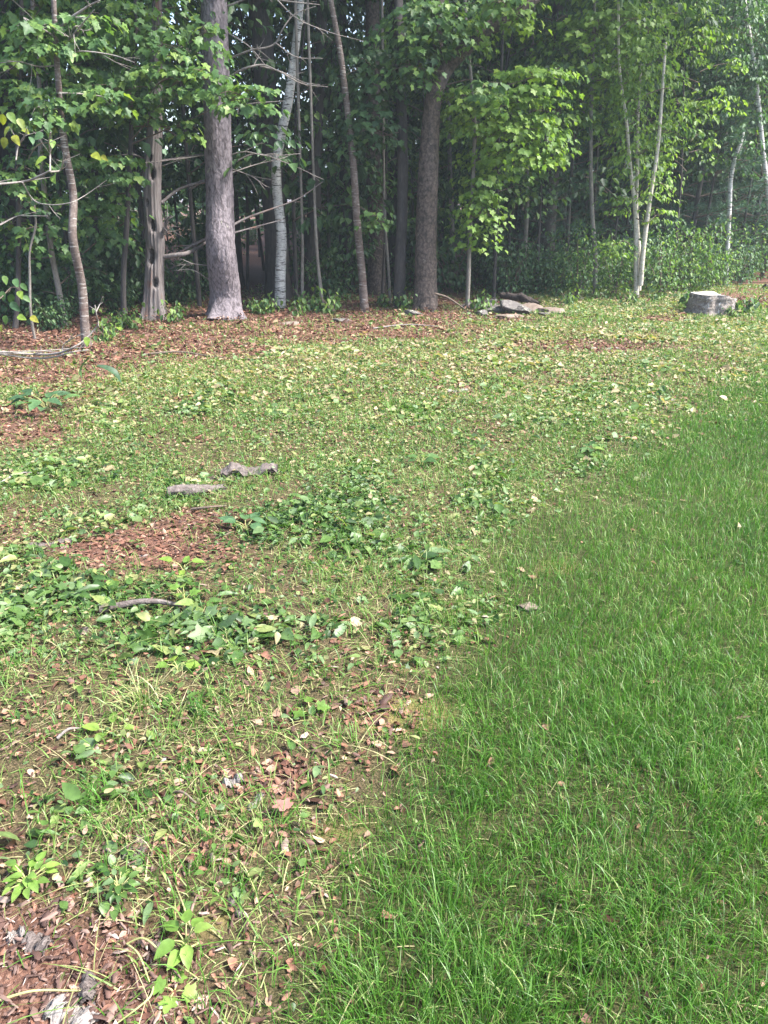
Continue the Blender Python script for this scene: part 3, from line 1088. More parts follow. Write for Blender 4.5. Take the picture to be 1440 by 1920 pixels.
# big pine with a grey-purple scaly trunk and dead lower limbs
make_tree('pine_tree', 'thick straight grey pine trunk, the stoutest at the edge of the woods', 'tree',
          [(422, 598, 63), (421, 560, 58), (417, 470, 54), (412, 380, 51), (409, 270, 50), (406, 150, 50), (401, 0, 48)], 'pine_bark', 17,
          seg=88, flare=.16, rough=.02, plates=.028, seed=3, high=(10.5, 1.15), leafm='dark', branches=[
              ([(425, 148, 0), (470, 128, -.1), (490, 122, -.15), (520, 133, -.2), (560, 152, -.3), (615, 163, -.3)], .016, .004, W_),
              ([(488, 124, -.1), (530, 136, -.15), (570, 155, -.2), (600, 160, -.3)], .010, .003, W_),
              ([(425, 112, 0), (470, 95, -.2), (516, 80, -.3), (530, 55, -.35), (548, 28, -.4), (592, 12, -.4)], .013, .004, W_),
              ([(516, 80, -.3), (550, 103, -.35), (605, 109, -.4)], .008, .003, W_),
              ([(425, 12, 0), (480, -5, -.1), (540, 3, -.2), (600, 8, -.3)], .012, .005, W_),
              ([(520, 0, -.2), (550, 30, -.2), (610, 58, -.3), (682, 76, -.4)], .009, .003, W_),
              ([(428, 292, 0), (460, 285, -.1), (500, 292, -.2), (562, 288, -.3)], .010, .004, W_),
              ([(430, 310, 0), (480, 288, -.1), (530, 303, -.2), (608, 337, -.4)], .010, .003, W_),
              ([(430, 325, 0), (480, 308, .1), (530, 297, .2), (545, 292, .3)], .008, .003, W_),
              ([(432, 316, 0), (470, 330, -.1), (500, 350, -.2)], .008, .003, W_),
              ([(432, 425, 0), (465, 408, .2), (500, 395, .3), (560, 372, .5), (605, 340, .6)], .018, .006, 'dead_wood'),
              ([(434, 438, 0), (480, 425, .2), (530, 412, .4)], .013, .006, 'dead_wood'),
              ([(425, 60, 0), (470, 90, -.2), (500, 125, -.3)], .008, .003, W_),
              ([(385, 342, 0), (345, 350, .1), (305, 376, .2), (290, 380, .3)], .013, .006, 'dead_wood'),
              ([(390, 446, 0), (360, 460, .1), (330, 478, .15), (300, 482, .2)], .024, .009, 'dead_wood'),
              ([(392, 498, 0), (360, 492, -.1), (337, 484, -.15)], .008, .003, W_),
              ([(392, 524, 0), (360, 505, -.1), (325, 508, -.15)], .007, .003, W_),
              ([(388, 290, 0), (340, 298, -.1), (300, 302, -.2), (270, 305, -.3)], .009, .004, W_),
              ([(388, 105, 0), (360, 98, -.1), (335, 92, -.2)], .007, .003, W_),
              ([(430, 205, 0), (470, 195, -.2), (530, 188, -.3)], .008, .004, W_),
              ([(430, 205, 0), (455, 205, -.2), (475, 218, -.3)], .006, .003, W_)])

# weathered snag with woodpecker holes
g = np.random.default_rng(5)
b = gp(290, 600)
P, R_ = trunk_path([(290, 600, 44), (289, 560, 38), (290, 500, 33), (291, 450, 33), (287, 400, 31), (286, 330, 31), (290, 250, 27), (293, 150, 24), (294, 60, 22), (294, 30, 19)], b[1])
base = np.array([b[0], b[1], float(hgt(b[0], b[1]))])
root = thing('dead_tree', 'weathered grey dead tree trunk with woodpecker holes left of the big pine', 'dead tree', base)
V, Q, Cc = tube(P - base, R_, seg=64, rows=420, rough=.012, flare=.2, seed=4, jag=.5)
rows, seg = 420, 64
th = np.arange(seg) / seg * 2 * PI
A3 = V[:rows * seg].reshape(rows, seg, 3)
cen = A3.mean(1, keepdims=True)
rv = A3 - cen
hh = A3[:, 0, 2][:, None]
cut = np.zeros((rows, seg))
groove = .08 * np.sin(th * 9 + 2 * np.sin(hh * 1.3))[0:1] * np.ones((rows, 1)) * .5 + .05 * np.sin(th[None] * 17 + hh * 2.1)
# the cracks and holes face the clearing
ang = np.arctan2(rv[..., 1], rv[..., 0])
for hz, da, rr, dp in [(2.66, -.3, .026, .6), (2.38, .42, .03, .6), (2.05, -.12, .03, .6), (1.86, .3, .045, .65), (1.5, -.5, .028, .6), (1.22, .12, .05, .65), (.84, -.25, .07, .55), (3.05, .1, .03, .6), (.5, .4, .04, .5)]:
    da2 = (ang - (-PI / 2 + da) + PI) % (2 * PI) - PI
    q = (da2 * .13 / rr) ** 2 + ((hh - hz) / (rr * 1.6)) ** 2
    cut = np.maximum(cut, dp * np.exp(-q ** 2))
crack = .16 * np.exp(-(((ang + PI / 2 - .12 * np.sin(hh * 3)) * .13) / .014) ** 2) * sstep(1.9, 1.4, hh)
A3[:] = cen + rv * (1 + groove - cut - crack)[..., None]
V[:rows * seg] = A3.reshape(-1, 3)
inn = (cut > .24).ravel()  # hole faces take blackish rotten wood; the recess shade is in this colour
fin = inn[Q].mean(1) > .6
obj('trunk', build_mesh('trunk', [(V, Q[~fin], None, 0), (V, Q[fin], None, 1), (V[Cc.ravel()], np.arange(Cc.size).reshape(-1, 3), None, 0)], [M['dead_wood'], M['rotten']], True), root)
for pth, r0, r1 in (([(303, 380, 0), (335, 355, .1), (385, 338, .2), (400, 330, .3)], .022, .01), ([(304, 482, 0), (345, 476, -.05), (375, 462, .3), (395, 448, .5)], .034, .014),
                    ([(304, 440, 0), (312, 420, -.1), (316, 408, -.15), (322, 405, -.18)], .024, .006), ([(304, 448, -.02), (308, 425, -.12), (309, 408, -.1)], .014, .004),
                    ([(278, 300, 0), (250, 290, -.1), (215, 292, -.2)], .012, .004), ([(300, 302, 0), (340, 295, .1), (380, 288, .2)], .014, .006)):
    add_branch(root, 'broken_limb', np.array([at(u, v, b[1] + dy) for u, v, dy in pth]), r0, r1, 'dead_wood', 8, int(pth[0][1]), base)

# left slender tree with banded bark
make_tree('banded_tree', 'slender leaning tree with dark and pale banded bark, furthest left', 'tree',
          [(163, 658, 19), (159, 620, 17), (150, 540, 16), (141, 440, 15), (133, 370, 14), (121, 270, 13), (113, 170, 11), (107, 80, 10), (104, 0, 9)],
          'striped_bark', 11, seg=20, flare=.12, seed=21, singles=300, high=(7.6, .8), leafm='maple_mid', lsize=.125, twig=W_,
          sprays=[(150, 50, 130, 70, .1, 80), (75, 60, 110, 70, -.2, 70), (170, 180, 130, 50, .1, 70), (85, 200, 100, 60, -.1, 60)],
          branches=[([(110, 55, 0), (140, 30, -.1), (166, 8, -.2), (185, 0, -.3)], .016, .006, W_), ([(118, 90, 0), (150, 60, -.1), (182, 22, -.2)], .011, .004, W_),
                    ([(106, 55, 0), (80, 48, -.1), (55, 49, -.2), (20, 46, -.3)], .012, .004, W_), ([(118, 102, 0), (160, 98, -.1), (210, 102, -.2), (250, 116, -.3)], .009, .003, W_),
                    ([(112, 122, 0), (70, 124, -.1), (40, 117, -.2), (-10, 119, -.3)], .008, .003, W_)])

# leafy maples filling the upper left
make_tree('maple_tree', 'maple with layered sprays between the banded tree and dead tree, reaching past the pine', 'tree',
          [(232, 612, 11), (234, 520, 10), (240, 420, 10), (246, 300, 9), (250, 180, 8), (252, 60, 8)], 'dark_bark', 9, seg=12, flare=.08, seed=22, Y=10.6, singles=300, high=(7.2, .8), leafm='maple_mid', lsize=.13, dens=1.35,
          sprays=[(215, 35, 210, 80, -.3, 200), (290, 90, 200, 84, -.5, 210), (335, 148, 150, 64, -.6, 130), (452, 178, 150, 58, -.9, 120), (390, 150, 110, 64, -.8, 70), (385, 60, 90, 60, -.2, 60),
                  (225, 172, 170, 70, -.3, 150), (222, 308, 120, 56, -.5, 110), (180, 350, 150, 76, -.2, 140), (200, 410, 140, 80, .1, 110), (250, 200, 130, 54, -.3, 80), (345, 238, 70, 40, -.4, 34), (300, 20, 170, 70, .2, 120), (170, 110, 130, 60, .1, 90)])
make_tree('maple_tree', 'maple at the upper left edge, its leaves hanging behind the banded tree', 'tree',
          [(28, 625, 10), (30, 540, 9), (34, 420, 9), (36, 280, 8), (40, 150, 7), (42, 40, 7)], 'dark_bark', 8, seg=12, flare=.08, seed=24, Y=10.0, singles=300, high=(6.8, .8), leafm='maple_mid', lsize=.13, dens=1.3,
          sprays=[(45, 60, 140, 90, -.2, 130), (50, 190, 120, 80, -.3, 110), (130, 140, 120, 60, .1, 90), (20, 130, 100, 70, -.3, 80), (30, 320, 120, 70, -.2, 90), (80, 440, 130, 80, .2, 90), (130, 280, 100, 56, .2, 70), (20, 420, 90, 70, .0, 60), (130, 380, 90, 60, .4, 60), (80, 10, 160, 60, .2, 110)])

# white birch
make_tree('birch_tree', 'curving white birch trunk with dark bands standing right of the big pine', 'tree',
          [(525, 578, 21), (526, 520, 20), (527, 430, 19), (520, 370, 18), (519, 310, 18), (527, 250, 18), (540, 190, 18), (548, 130, 16), (556, 70, 15), (563, 0, 14)],
          'birch_bark', 13, seg=18, flare=.1, seed=31, high=(9, .9), leafm='maple_mid')
# mossy thin leaning tree
make_tree('slim_tree', 'thin brown tree leaning left, between the white birch and the dark trunk', 'tree',
          [(684, 585, 17), (679, 520, 15), (670, 420, 14), (661, 290, 13), (648, 180, 12), (638, 100, 11), (620, 0, 10)], 'striped_bark', 11, seg=14, flare=.1, seed=37,
          high=(8, .7), leafm='maple_mid', sprays=[(700, 405, 70, 40, -.2, 26), (705, 415, 60, 30, 0, 18)], lsize=.10)
make_tree('dark_tree', 'dark straight trunk just left of the stout forked tree', 'tree',
          [(748, 578, 24), (750, 500, 21), (754, 400, 20), (755, 300, 20), (752, 180, 19), (748, 60, 18), (747, 0, 17)], 'dark_bark', 14, seg=16, flare=.15, seed=41, high=(9.5, 1), leafm='dark',
          sprays=[(690, 225, 150, 70, -.3, 120), (700, 130, 170, 80, -.2, 150), (790, 50, 200, 90, -.4, 190), (660, 250, 90, 60, -.4, 50)], lsize=.13)
# stout forked tree
make_tree('forked_tree', 'stout brown-barked trunk bending right into a thick limb, right of centre', 'tree',
          [(797, 582, 46), (798, 545, 42), (799, 450, 40), (802, 350, 38), (806, 260, 34), (814, 180, 30), (835, 130, 29), (870, 92, 28), (905, 62, 26), (945, 38, 25), (990, 5, 22)], 'oak_bark', 13,
          seg=72, flare=.16, plates=.045, seed=43, high=(9, 1.1), leafm='maple_mid', rough=.02,
          extra_paths=[([(812, 200, 0), (818, 140, .1), (824, 60, .2), (828, -60, .3), (830, -300, .3)], .10, .05)],
          sprays=[(800, 45, 170, 90, -.4, 150), (770, 125, 120, 60, -.4, 70), (850, 25, 130, 50, -.4, 70), (905, 165, 90, 44, -.5, 44), (935, 5, 100, 40, -.4, 50)])
# maple saplings right of centre
make_tree('maple_sapling', 'maple sapling with drooping sunlit bright green leaves over a thin stem, by the forked trunk', 'sapling',
          [(876, 578, 8), (878, 520, 8), (881, 440, 7), (886, 330, 7), (889, 240, 7), (880, 120, 6), (874, 50, 6)], 'grey_bark', 6.5, seg=10, flare=.05, seed=47, singles=300, leafm='bright', lsize=.115,
          sprays=[(900, 400, 100, 100, -.3, 170), (905, 345, 80, 50, -.3, 60), (930, 205, 170, 70, -.4, 200), (1000, 145, 170, 56, -.3, 200), (960, 255, 200, 80, -.2, 240), (1030, 265, 100, 70, 0, 100),
                  (870, 180, 120, 50, -.4, 80), (1010, 200, 120, 50, -.2, 90), (925, 300, 150, 60, .1, 120), (880, 60, 130, 60, -.3, 90), (960, 20, 130, 60, -.3, 80)])
make_tree('maple_sapling', 'thin dark sapling with few leaves between the maple sapling and the rock pile', 'sapling',
          [(926, 560, 7), (928, 500, 6), (931, 440, 6), (934, 330, 5)], 'dark_bark', 5, seg=8, flare=.05, seed=53, leafm='maple_mid',
          sprays=[(945, 330, 120, 70, .3, 90), (1000, 330, 90, 70, .5, 60)], lsize=.11)
make_tree('slim_tree', 'thin upright dark stem behind the shrubs, left of the pale birch clump', 'tree',
          [(1116, 556, 9), (1115, 480, 8), (1112, 400, 8), (1110, 250, 7), (1112, 100, 6), (1114, 0, 5)], 'grey_bark', 8, seg=10, flare=.06, seed=59, leafm='bright', lsize=.12, dens=2.3,
          sprays=[(1120, 75, 210, 110, -.2, 230), (1160, 30, 180, 70, -.2, 140), (1090, 190, 150, 90, .2, 120), (1060, 90, 140, 100, .2, 120), (1150, 150, 130, 70, .1, 90)])
# pale birch clump
make_tree('birch_clump', 'clump of three thin pale birch stems with small bright leaves, left of the stump', 'tree',
          [(1194, 560, 10), (1192, 480, 9), (1190, 400, 8), (1184, 320, 7), (1172, 220, 6), (1160, 140, 5)], 'pale_bark', 6.5, seg=12, flare=.06, seed=61, singles=300, leafm='bright',
          leaf=LEAF_OVATE, lkey='ovate', lsize=.10, dens=2.6,
          extra_paths=[([(1197, 545, .1), (1198, 480, .12), (1193, 390, .12), (1195, 320, .12), (1196, 230, .12), (1202, 120, .12)], .042, .018),
                       ([(1200, 535, -.08), (1206, 470, -.1), (1218, 380, -.1), (1234, 270, -.1), (1242, 170, -.1), (1248, 80, -.1)], .045, .018)],
          sprays=[(1190, 210, 120, 80, 0, 170), (1215, 120, 120, 90, 0, 170), (1185, 290, 130, 60, 0, 120), (1225, 340, 110, 60, -.1, 100), (1175, 130, 100, 90, 0, 110), (1150, 462, 70, 34, -.3, 46), (1170, 380, 90, 40, 0, 60),
                  (1235, 400, 70, 30, 0, 40), (1270, 195, 60, 40, .2, 36), (1245, 250, 70, 60, 0, 60), (1210, 50, 140, 80, .1, 150)])
# far right pale stems
make_tree('birch_tree', 'tall thin white birch leaning left at the far right, beyond the stump', 'tree',
          [(1452, 520, 11), (1441, 380, 10), (1430, 280, 9), (1420, 180, 9), (1410, 100, 8), (1398, 0, 8)], 'birch_bark', 9, seg=10, flare=.05, seed=67, Y=16, leafm='maple_blue',
          leaf=LEAF_OVATE, lkey='ovate', lsize=.12, dens=2.4,
          sprays=[(1390, 60, 160, 120, 0, 240), (1440, 120, 140, 120, .2, 200), (1350, 140, 120, 90, 0, 130), (1480, 40, 150, 120, 0, 180)])
make_tree('birch_tree', 'thin white birch broken off at the top, between the shrubs and the leaning birch', 'tree',
          [(1370, 480, 9), (1368, 390, 8), (1372, 330, 8), (1380, 290, 7), (1390, 262, 7), (1395, 246, 5)], 'birch_bark', 3, seg=10, flare=.05, seed=71, Y=15.5, ext=False, leafm='maple_blue',
          leaf=LEAF_OVATE, lkey='ovate', lsize=.12, dens=2.4, sprays=[(1400, 300, 70, 50, 0, 40)],
          extra_paths=[([(1376, 310, 0), (1388, 285, .1), (1398, 262, .2)], .012, .004)])
make_tree('birch_tree', 'thin pale birch with its foot lost in the pine boughs, left of the broken birch', 'tree',
          [(1362, 480, 7), (1363, 380, 7), (1362, 280, 6), (1360, 200, 6), (1356, 130, 5), (1352, 60, 4)], 'pale_bark', 6, seg=10, flare=.05, seed=73, Y=17.5, leafm='maple_blue',
          leaf=LEAF_OVATE, lkey='ovate', lsize=.12, dens=2.4,
          sprays=[(1310, 60, 150, 110, 0, 190), (1300, 190, 130, 110, 0, 150), (1340, 290, 110, 110, .2, 120), (1280, 300, 120, 120, .3, 140), (1270, 100, 120, 110, .2, 130), (1310, 380, 100, 70, 0, 70)])
# thin dark trunks on the left, and mid-wood trunks
make_tree('slim_tree', 'thin grey crooked trunk in the shade just behind the banded tree', 'tree',
          [(122, 612, 12), (112, 560, 11), (98, 470, 10), (86, 390, 10), (78, 300, 9), (72, 200, 8)], 'grey_bark', 8, seg=10, flare=.08, seed=79, leafm='dark', lsize=.11,
          sprays=[(70, 480, 130, 80, .3, 90), (60, 560, 120, 60, .3, 70), (160, 500, 110, 70, .5, 60)], high=(7, .6))
make_tree('sapling', 'bare grey sapling at the left edge in front of the dark undergrowth', 'sapling',
          [(66, 640, 6), (62, 590, 5), (57, 520, 5), (56, 470, 4), (66, 420, 4), (67, 380, 3)], 'grey_bark', 3.2, seg=8, flare=.03, seed=83, ext=False, leafm='dark', lsize=.09,
          sprays=[(60, 380, 80, 40, 0, 24)])
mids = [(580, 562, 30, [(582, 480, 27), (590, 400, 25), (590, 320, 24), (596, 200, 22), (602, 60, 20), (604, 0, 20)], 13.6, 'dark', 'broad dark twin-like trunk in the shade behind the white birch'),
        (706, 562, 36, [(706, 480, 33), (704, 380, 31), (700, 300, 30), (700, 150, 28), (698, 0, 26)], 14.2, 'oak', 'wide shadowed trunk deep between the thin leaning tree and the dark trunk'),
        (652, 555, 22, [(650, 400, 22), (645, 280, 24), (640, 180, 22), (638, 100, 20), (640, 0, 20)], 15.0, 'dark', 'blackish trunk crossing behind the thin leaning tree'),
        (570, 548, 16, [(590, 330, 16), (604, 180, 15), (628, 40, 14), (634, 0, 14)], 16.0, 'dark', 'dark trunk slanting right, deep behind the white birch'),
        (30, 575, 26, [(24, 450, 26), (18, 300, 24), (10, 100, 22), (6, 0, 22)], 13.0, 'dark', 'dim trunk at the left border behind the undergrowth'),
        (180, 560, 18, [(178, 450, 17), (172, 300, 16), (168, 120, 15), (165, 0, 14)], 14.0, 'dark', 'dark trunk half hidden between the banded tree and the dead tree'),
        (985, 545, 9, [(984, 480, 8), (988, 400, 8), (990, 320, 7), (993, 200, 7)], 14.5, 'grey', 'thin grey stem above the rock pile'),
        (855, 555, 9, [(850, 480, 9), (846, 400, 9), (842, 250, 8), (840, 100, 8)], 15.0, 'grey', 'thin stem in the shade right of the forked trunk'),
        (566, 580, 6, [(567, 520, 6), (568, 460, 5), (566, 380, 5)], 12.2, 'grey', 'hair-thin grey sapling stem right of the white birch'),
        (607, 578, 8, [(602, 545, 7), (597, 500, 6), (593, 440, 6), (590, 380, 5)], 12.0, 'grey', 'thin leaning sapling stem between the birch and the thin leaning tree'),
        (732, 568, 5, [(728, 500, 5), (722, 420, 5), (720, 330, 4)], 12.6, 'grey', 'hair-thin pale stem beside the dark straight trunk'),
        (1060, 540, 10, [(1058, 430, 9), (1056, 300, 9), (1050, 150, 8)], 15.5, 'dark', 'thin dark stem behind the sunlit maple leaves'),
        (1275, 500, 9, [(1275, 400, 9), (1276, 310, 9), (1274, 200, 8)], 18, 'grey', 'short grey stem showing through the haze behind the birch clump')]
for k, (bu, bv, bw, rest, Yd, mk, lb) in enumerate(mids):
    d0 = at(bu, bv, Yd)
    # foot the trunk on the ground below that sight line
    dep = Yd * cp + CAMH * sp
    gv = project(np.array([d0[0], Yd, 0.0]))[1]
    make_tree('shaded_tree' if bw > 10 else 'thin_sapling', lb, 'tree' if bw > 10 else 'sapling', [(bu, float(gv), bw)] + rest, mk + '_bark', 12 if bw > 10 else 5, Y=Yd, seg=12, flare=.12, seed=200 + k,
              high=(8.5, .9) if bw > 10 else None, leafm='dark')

# ------------------------------------------------------------------ the woods behind: shared kinds of tree, copied one by one
def sapling_kind(seed, mname, h, spread, n_sp, lsize, per, low=.22):
    g = np.random.default_rng(seed)
    root = thing('understory_tree', 'x', 'tree', (0, 0, -50), None)
    P = np.array([(0, 0, -.05), (g.normal(0, .08), g.normal(0, .08), h * .4), (g.normal(0, .2), g.normal(0, .2), h)])
    pr = tube_parts(P, [.035, .025, .008], seg=7, rows=20, seed=seed, rough=.05)
    obj('trunk', build_mesh('trunk', pr, M['dark_bark'], True), root)
    A, lb = [], []
    for q in range(n_sp):
        z = h * (low + (1.02 - low) * (q + g.random()) / n_sp)
        a = g.uniform(0, 2 * PI)
        rr = spread * g.uniform(.25, 1) * (1.1 - .55 * z / h)
        c = np.array([math.cos(a) * rr, math.sin(a) * rr, z])
        s = g.uniform(.4, .75) * spread * .6
        A.append(spray_leaves(c, s, s, .14 + .1 * g.random(), per, lsize, g, .6, 2))
        lb += tube_parts(np.array([(0, 0, z - .25 * rr), c * .5 + np.array([0, 0, z * .5 - .04]), c]), [.011, .008, .003], seg=4, rows=6)
    obj('branch', build_mesh('branch', lb, M['brown_twig'], True), root)
    pos, R, sc = (np.concatenate([a[k] for a in A]) for k in range(3))
    obj('crown', build_mesh('crown', [scatter(*LEAF_FAR, pos, R, sc, g.random(len(pos)))], M[mname]), root, kind='stuff')
    return root


def canopy_kind(seed, mname, h, r):
    g = np.random.default_rng(seed)
    root = thing('canopy_tree', 'x', 'tree', (0, 0, -50), None)
    P = np.array([(0, 0, -.05), (g.normal(0, .1), g.normal(0, .1), h * .35), (g.normal(0, .4), g.normal(0, .4), h)])
    obj('trunk', build_mesh('trunk', tube_parts(P, [r, r * .75, .03], seg=10, rows=40, seed=seed, rough=.03, flare=.2), M['dark_bark'], True), root)
    o = obj('crown', top_crown('broad%d' % (seed % 3), mname), root, (P[2] * .72), kind='stuff')
    o.scale = (h / 12 * 1.5, h / 12 * 1.5, h / 12 * 1.2)  # crowns widened to keep sun off the floor of the woods
    return root


def pine_kind(seed, h, spread):
    g = np.random.default_rng(seed)
    root = thing('young_pine', 'x', 'pine', (0, 0, -50), None)
    obj('trunk', build_mesh('trunk', tube_parts(np.array([(0, 0, -.05), (.05, 0, h * .5), (0, 0, h)]), [.07, .045, .01], seg=8, rows=20, rough=.04), M['dark_bark'], True), root)
    tufts, dirs, br = [], [], []
    z = .5
    while z < h:
        L_ = spread * (1 - (z / h) ** 1.3) + .25
        for q in range(6):
            a = g.uniform(0, 2 * PI)
            d = np.array([math.cos(a), math.sin(a), .22])
            e = np.array([0, 0, z]) + d * L_ * g.uniform(.75, 1.1)
            br += tube_parts(np.array([(0, 0, z), (e + np.array([0, 0, z])) / 2 - np.array([0, 0, .03]), e]), [.014, .009, .003], seg=4, rows=5)
            for t in np.linspace(.3, 1, 9):
                for sgn in (-1, 1):
                    q_ = np.array([0, 0, z]) * (1 - t) + e * t + np.array([-d[1], d[0], 0]) * sgn * g.uniform(0, .3) * (1.15 - t) * L_ + g.normal(0, .04, 3)
                    tufts.append(q_)
                    dirs.append(d + np.array([-d[1], d[0], 0]) * sgn * .7 + np.array([0, 0, .35]) + g.normal(0, .25, 3))
        z += .42
    br = build_mesh('branch', br, M['brown_twig'], True)
    obj('branch', br, root)
    tp, td = np.array(tufts), norm(np.array(dirs))
    k = 11
    n = len(tp)
    nd = norm(np.repeat(td, k, 0) * .9 + g.normal(0, .55, (n * k, 3)))
    st = np.repeat(tp, k, 0)
    ln = g.uniform(.10, .18, (n * k, 1))
    sd = norm(np.cross(nd, g.normal(size=(n * k, 3)))) * .0055
    V = np.stack([st - sd, st + sd, st + nd * ln], 1).reshape(-1, 3)
    obj('crown', build_mesh('crown', [(V, np.arange(len(V)).reshape(-1, 3), np.repeat(g.random(n), k * 3))], M['needle']), root, kind='stuff')
    return root


def shrub_kind(seed, mname, h, r, n, lsize, leaf=LEAF_FAR):
    g = np.random.default_rng(seed)
    root = thing('leafy_shrub', 'x', 'shrub', (0, 0, -50), None)
    st = []
    A = []
    for q in range(9):
        a = g.uniform(0, 2 * PI)
        e = np.array([math.cos(a) * r * g.uniform(.2, .9), math.sin(a) * r * g.uniform(.2, .9), h * g.uniform(.55, 1)])
        st += tube_parts(np.array([(g.normal(0, .03), g.normal(0, .03), -.03), e * np.array([.4, .4, .55]), e]), [.008, .006, .002], seg=4, rows=7)
        for t in (.18, .4, .62, .82, 1.0):
            A.append(spray_leaves(e * np.array([max(t, .45), max(t, .45), t]) + g.normal(0, .05, 3), r * .34, r * .34, h * .12, n // 36, lsize, g, .4, 3))
    obj('stem', build_mesh('stem', st, M['brown_twig'], True), root)
    pos, R, sc = (np.concatenate([a[k] for a in A]) for k in range(3))
    obj('foliage', build_mesh('foliage', [scatter(leaf[0], leaf[1], pos, R, sc, g.random(len(pos)))], M[mname]), root, kind='stuff')
    return root


def copy_tree(src, loc, rz, sc_, label, group, name=None):
    r = src.copy()
    if name:
        r.name = name
    col.objects.link(r)
    r.location = loc
    r.rotation_euler = (0, 0, rz)
    r.scale = (sc_,) * 3
    r['label'] = label
    r['group'] = group
    for ch in list(src.children):
        c_ = ch.copy()
        col.objects.link(c_)
        c_.parent = r
    return r


def edge_y(x):
    xs = [p[0] for p in EDGE]
    ys = [p[1] for p in EDGE]
    return np.interp(x, xs, ys)


used = set()
MARKS = [(20, 'the left edge'), (104, 'the banded tree'), (290, 'the dead tree'), (412, 'the big pine'), (524, 'the white birch'), (672, 'the thin leaning tree'), (754, 'the dark straight trunk'),
         (800, 'the forked trunk'), (880, 'the maple sapling'), (980, 'the rock pile'), (1116, 'the thin upright stem'), (1200, 'the pale birch clump'), (1343, 'the stump'), (1430, 'the leaning white birch')]


def whereabouts(loc):
    u, v, d = project(np.array([loc[0], loc[1], 1.0]))
    u = float(u)
    k = int(np.argmin([abs(u - m_[0]) for m_ in MARKS]))
    du = u - MARKS[k][0]
    side = 'behind' if abs(du) < 16 else ('left of' if du < 0 else 'right of')
    dist = 'close' if loc[1] < edge_y(loc[0]) + 3 else ('farther back' if loc[1] < edge_y(loc[0]) + 8 else 'deep in the shade')
    return '%s, %s %s' % (dist, side, MARKS[k][1]) if dist != 'close' else '%s %s' % (side, MARKS[k][1])




def place(src, loc, rz, sc_, label, group):
    if src.name not in used:
        used.add(src.name)
        src.location = loc
        src.rotation_euler = (0, 0, rz)
        src.scale = (sc_,) * 3
        src['label'] = label
        src['group'] = group
        return src
    return copy_tree(src, loc, rz, sc_, label, group)


SAP = [sapling_kind(301, 'dark', 4.6, 1.5, 13, .14, 46), sapling_kind(302, 'maple_mid', 5.4, 1.7, 15, .13, 46), sapling_kind(303, 'maple_blue', 3.8, 1.4, 12, .12, 44), sapling_kind(304, 'dark', 6.2, 1.9, 17, .15, 46)]
CAN = [canopy_kind(311, 'dark', 13, .16), canopy_kind(312, 'maple_mid', 15, .2), canopy_kind(313, 'dark', 12, .11)]
RHW = [sapling_kind(305, 'maple_blue', 5.6, 1.3, 17, .10, 60, .5), sapling_kind(306, 'bright', 5.2, 1.2, 17, .095, 60, .48), sapling_kind(307, 'maple_mid', 6.2, 1.4, 20, .10, 60, .46)]
MID = [sapling_kind(308, 'maple_blue', 5.0, 1.5, 17, .105, 64, .36), sapling_kind(309, 'maple_mid', 5.4, 1.5, 17, .10, 64, .40), sapling_kind(310, 'dark', 5.0, 1.6, 17, .11, 64, .33)]
SHR = [shrub_kind(331, 'maple_blue', 1.1, .8, 640, .06), shrub_kind(332, 'maple_mid', 1.1, .8, 560, .055), shrub_kind(333, 'dark', .9, .7, 520, .08)]
PIN = [pine_kind(341, 6.0, 1.7), pine_kind(342, 5.0, 1.5)]
g = np.random.default_rng(77)


def free(x, y, lst, dmin):
    return all((x - a) ** 2 + (y - b_) ** 2 > dmin * dmin for a, b_ in lst)


spots = []
tries = 0
while len(spots) < 46 and tries < 5000:      # canopy trees
    tries += 1
    y = g.uniform(13, 44)
    x = g.uniform(-.62 * y - 4, .62 * y + 4)
    if y < edge_y(x) + 2.2 or not free(x, y, spots, 2.3) or (x > 3.2 and y < 26) or (x < 1 and y > 17):
        continue
    spots.append((x, y))
    place(CAN[len(spots) % 3], (x, y, 0), g.uniform(0, 6), g.uniform(.8, 1.2), 'tall dark-trunked woodland tree ' + whereabouts((x, y)), 'tall trees deep in the woods')
spots2 = []
tries = 0
while len(spots2) < 125 and tries < 8000:     # understory
    tries += 1
    y = g.uniform(10, 36)
    x = g.uniform(-.6 * y - 3, .6 * y + 3)
    if y < edge_y(x) + (1.3 if x < 2.0 else 2.0) or not free(x, y, spots2, 1.35):
        continue
    if y < 13.5 and -2.2 < x < 2.0 and g.random() < .35:
        continue
    if y > 13.2 and x < -.10 * y and g.random() < .86:
        continue
    spots2.append((x, y))
    place(SAP[int(g.integers(4))], (x, y, 0), g.uniform(0, 6), g.uniform(.75, 1.15), 'understory tree with layered sprays ' + whereabouts((x, y)), 'understory trees in the woods')
spots5 = []
tries = 0
while len(spots5) < 60 and tries < 6000:      # leafy layer closing the gaps between the trunks above head height
    tries += 1
    y = g.uniform(11.8, 19)
    x = g.uniform(-.5 * y - 1, .36 * y)
    if y < edge_y(x) + 1.5 or not free(x, y, spots5, 1.15) or (x < -.10 * y and g.random() < .85):
        continue
    spots5.append((x, y))
    place(MID[int(g.integers(3))], (x, y, 0), g.uniform(0, 6), g.uniform(.85, 1.2), 'young maple with high soft leaf layers ' + whereabouts((x, y)), 'young maples filling the woods')
spots4 = []
tries = 0
while len(spots4) < 46 and tries < 6000:
    tries += 1
    u, y = g.uniform(930, 1560), g.uniform(13.5, 24)
    x = at(u, 480, y)[0]
    if y < edge_y(x) + .9 or not free(x, y, spots4, 1.0):
        continue
    spots4.append((x, y))
    place(RHW[int(g.integers(3)) if y < 17 else 0], (x, y, 0), g.uniform(0, 6), g.uniform(.8, 1.15), 'leafy young hardwood ' + whereabouts((x, y)), 'young hardwoods at the right of the woods')
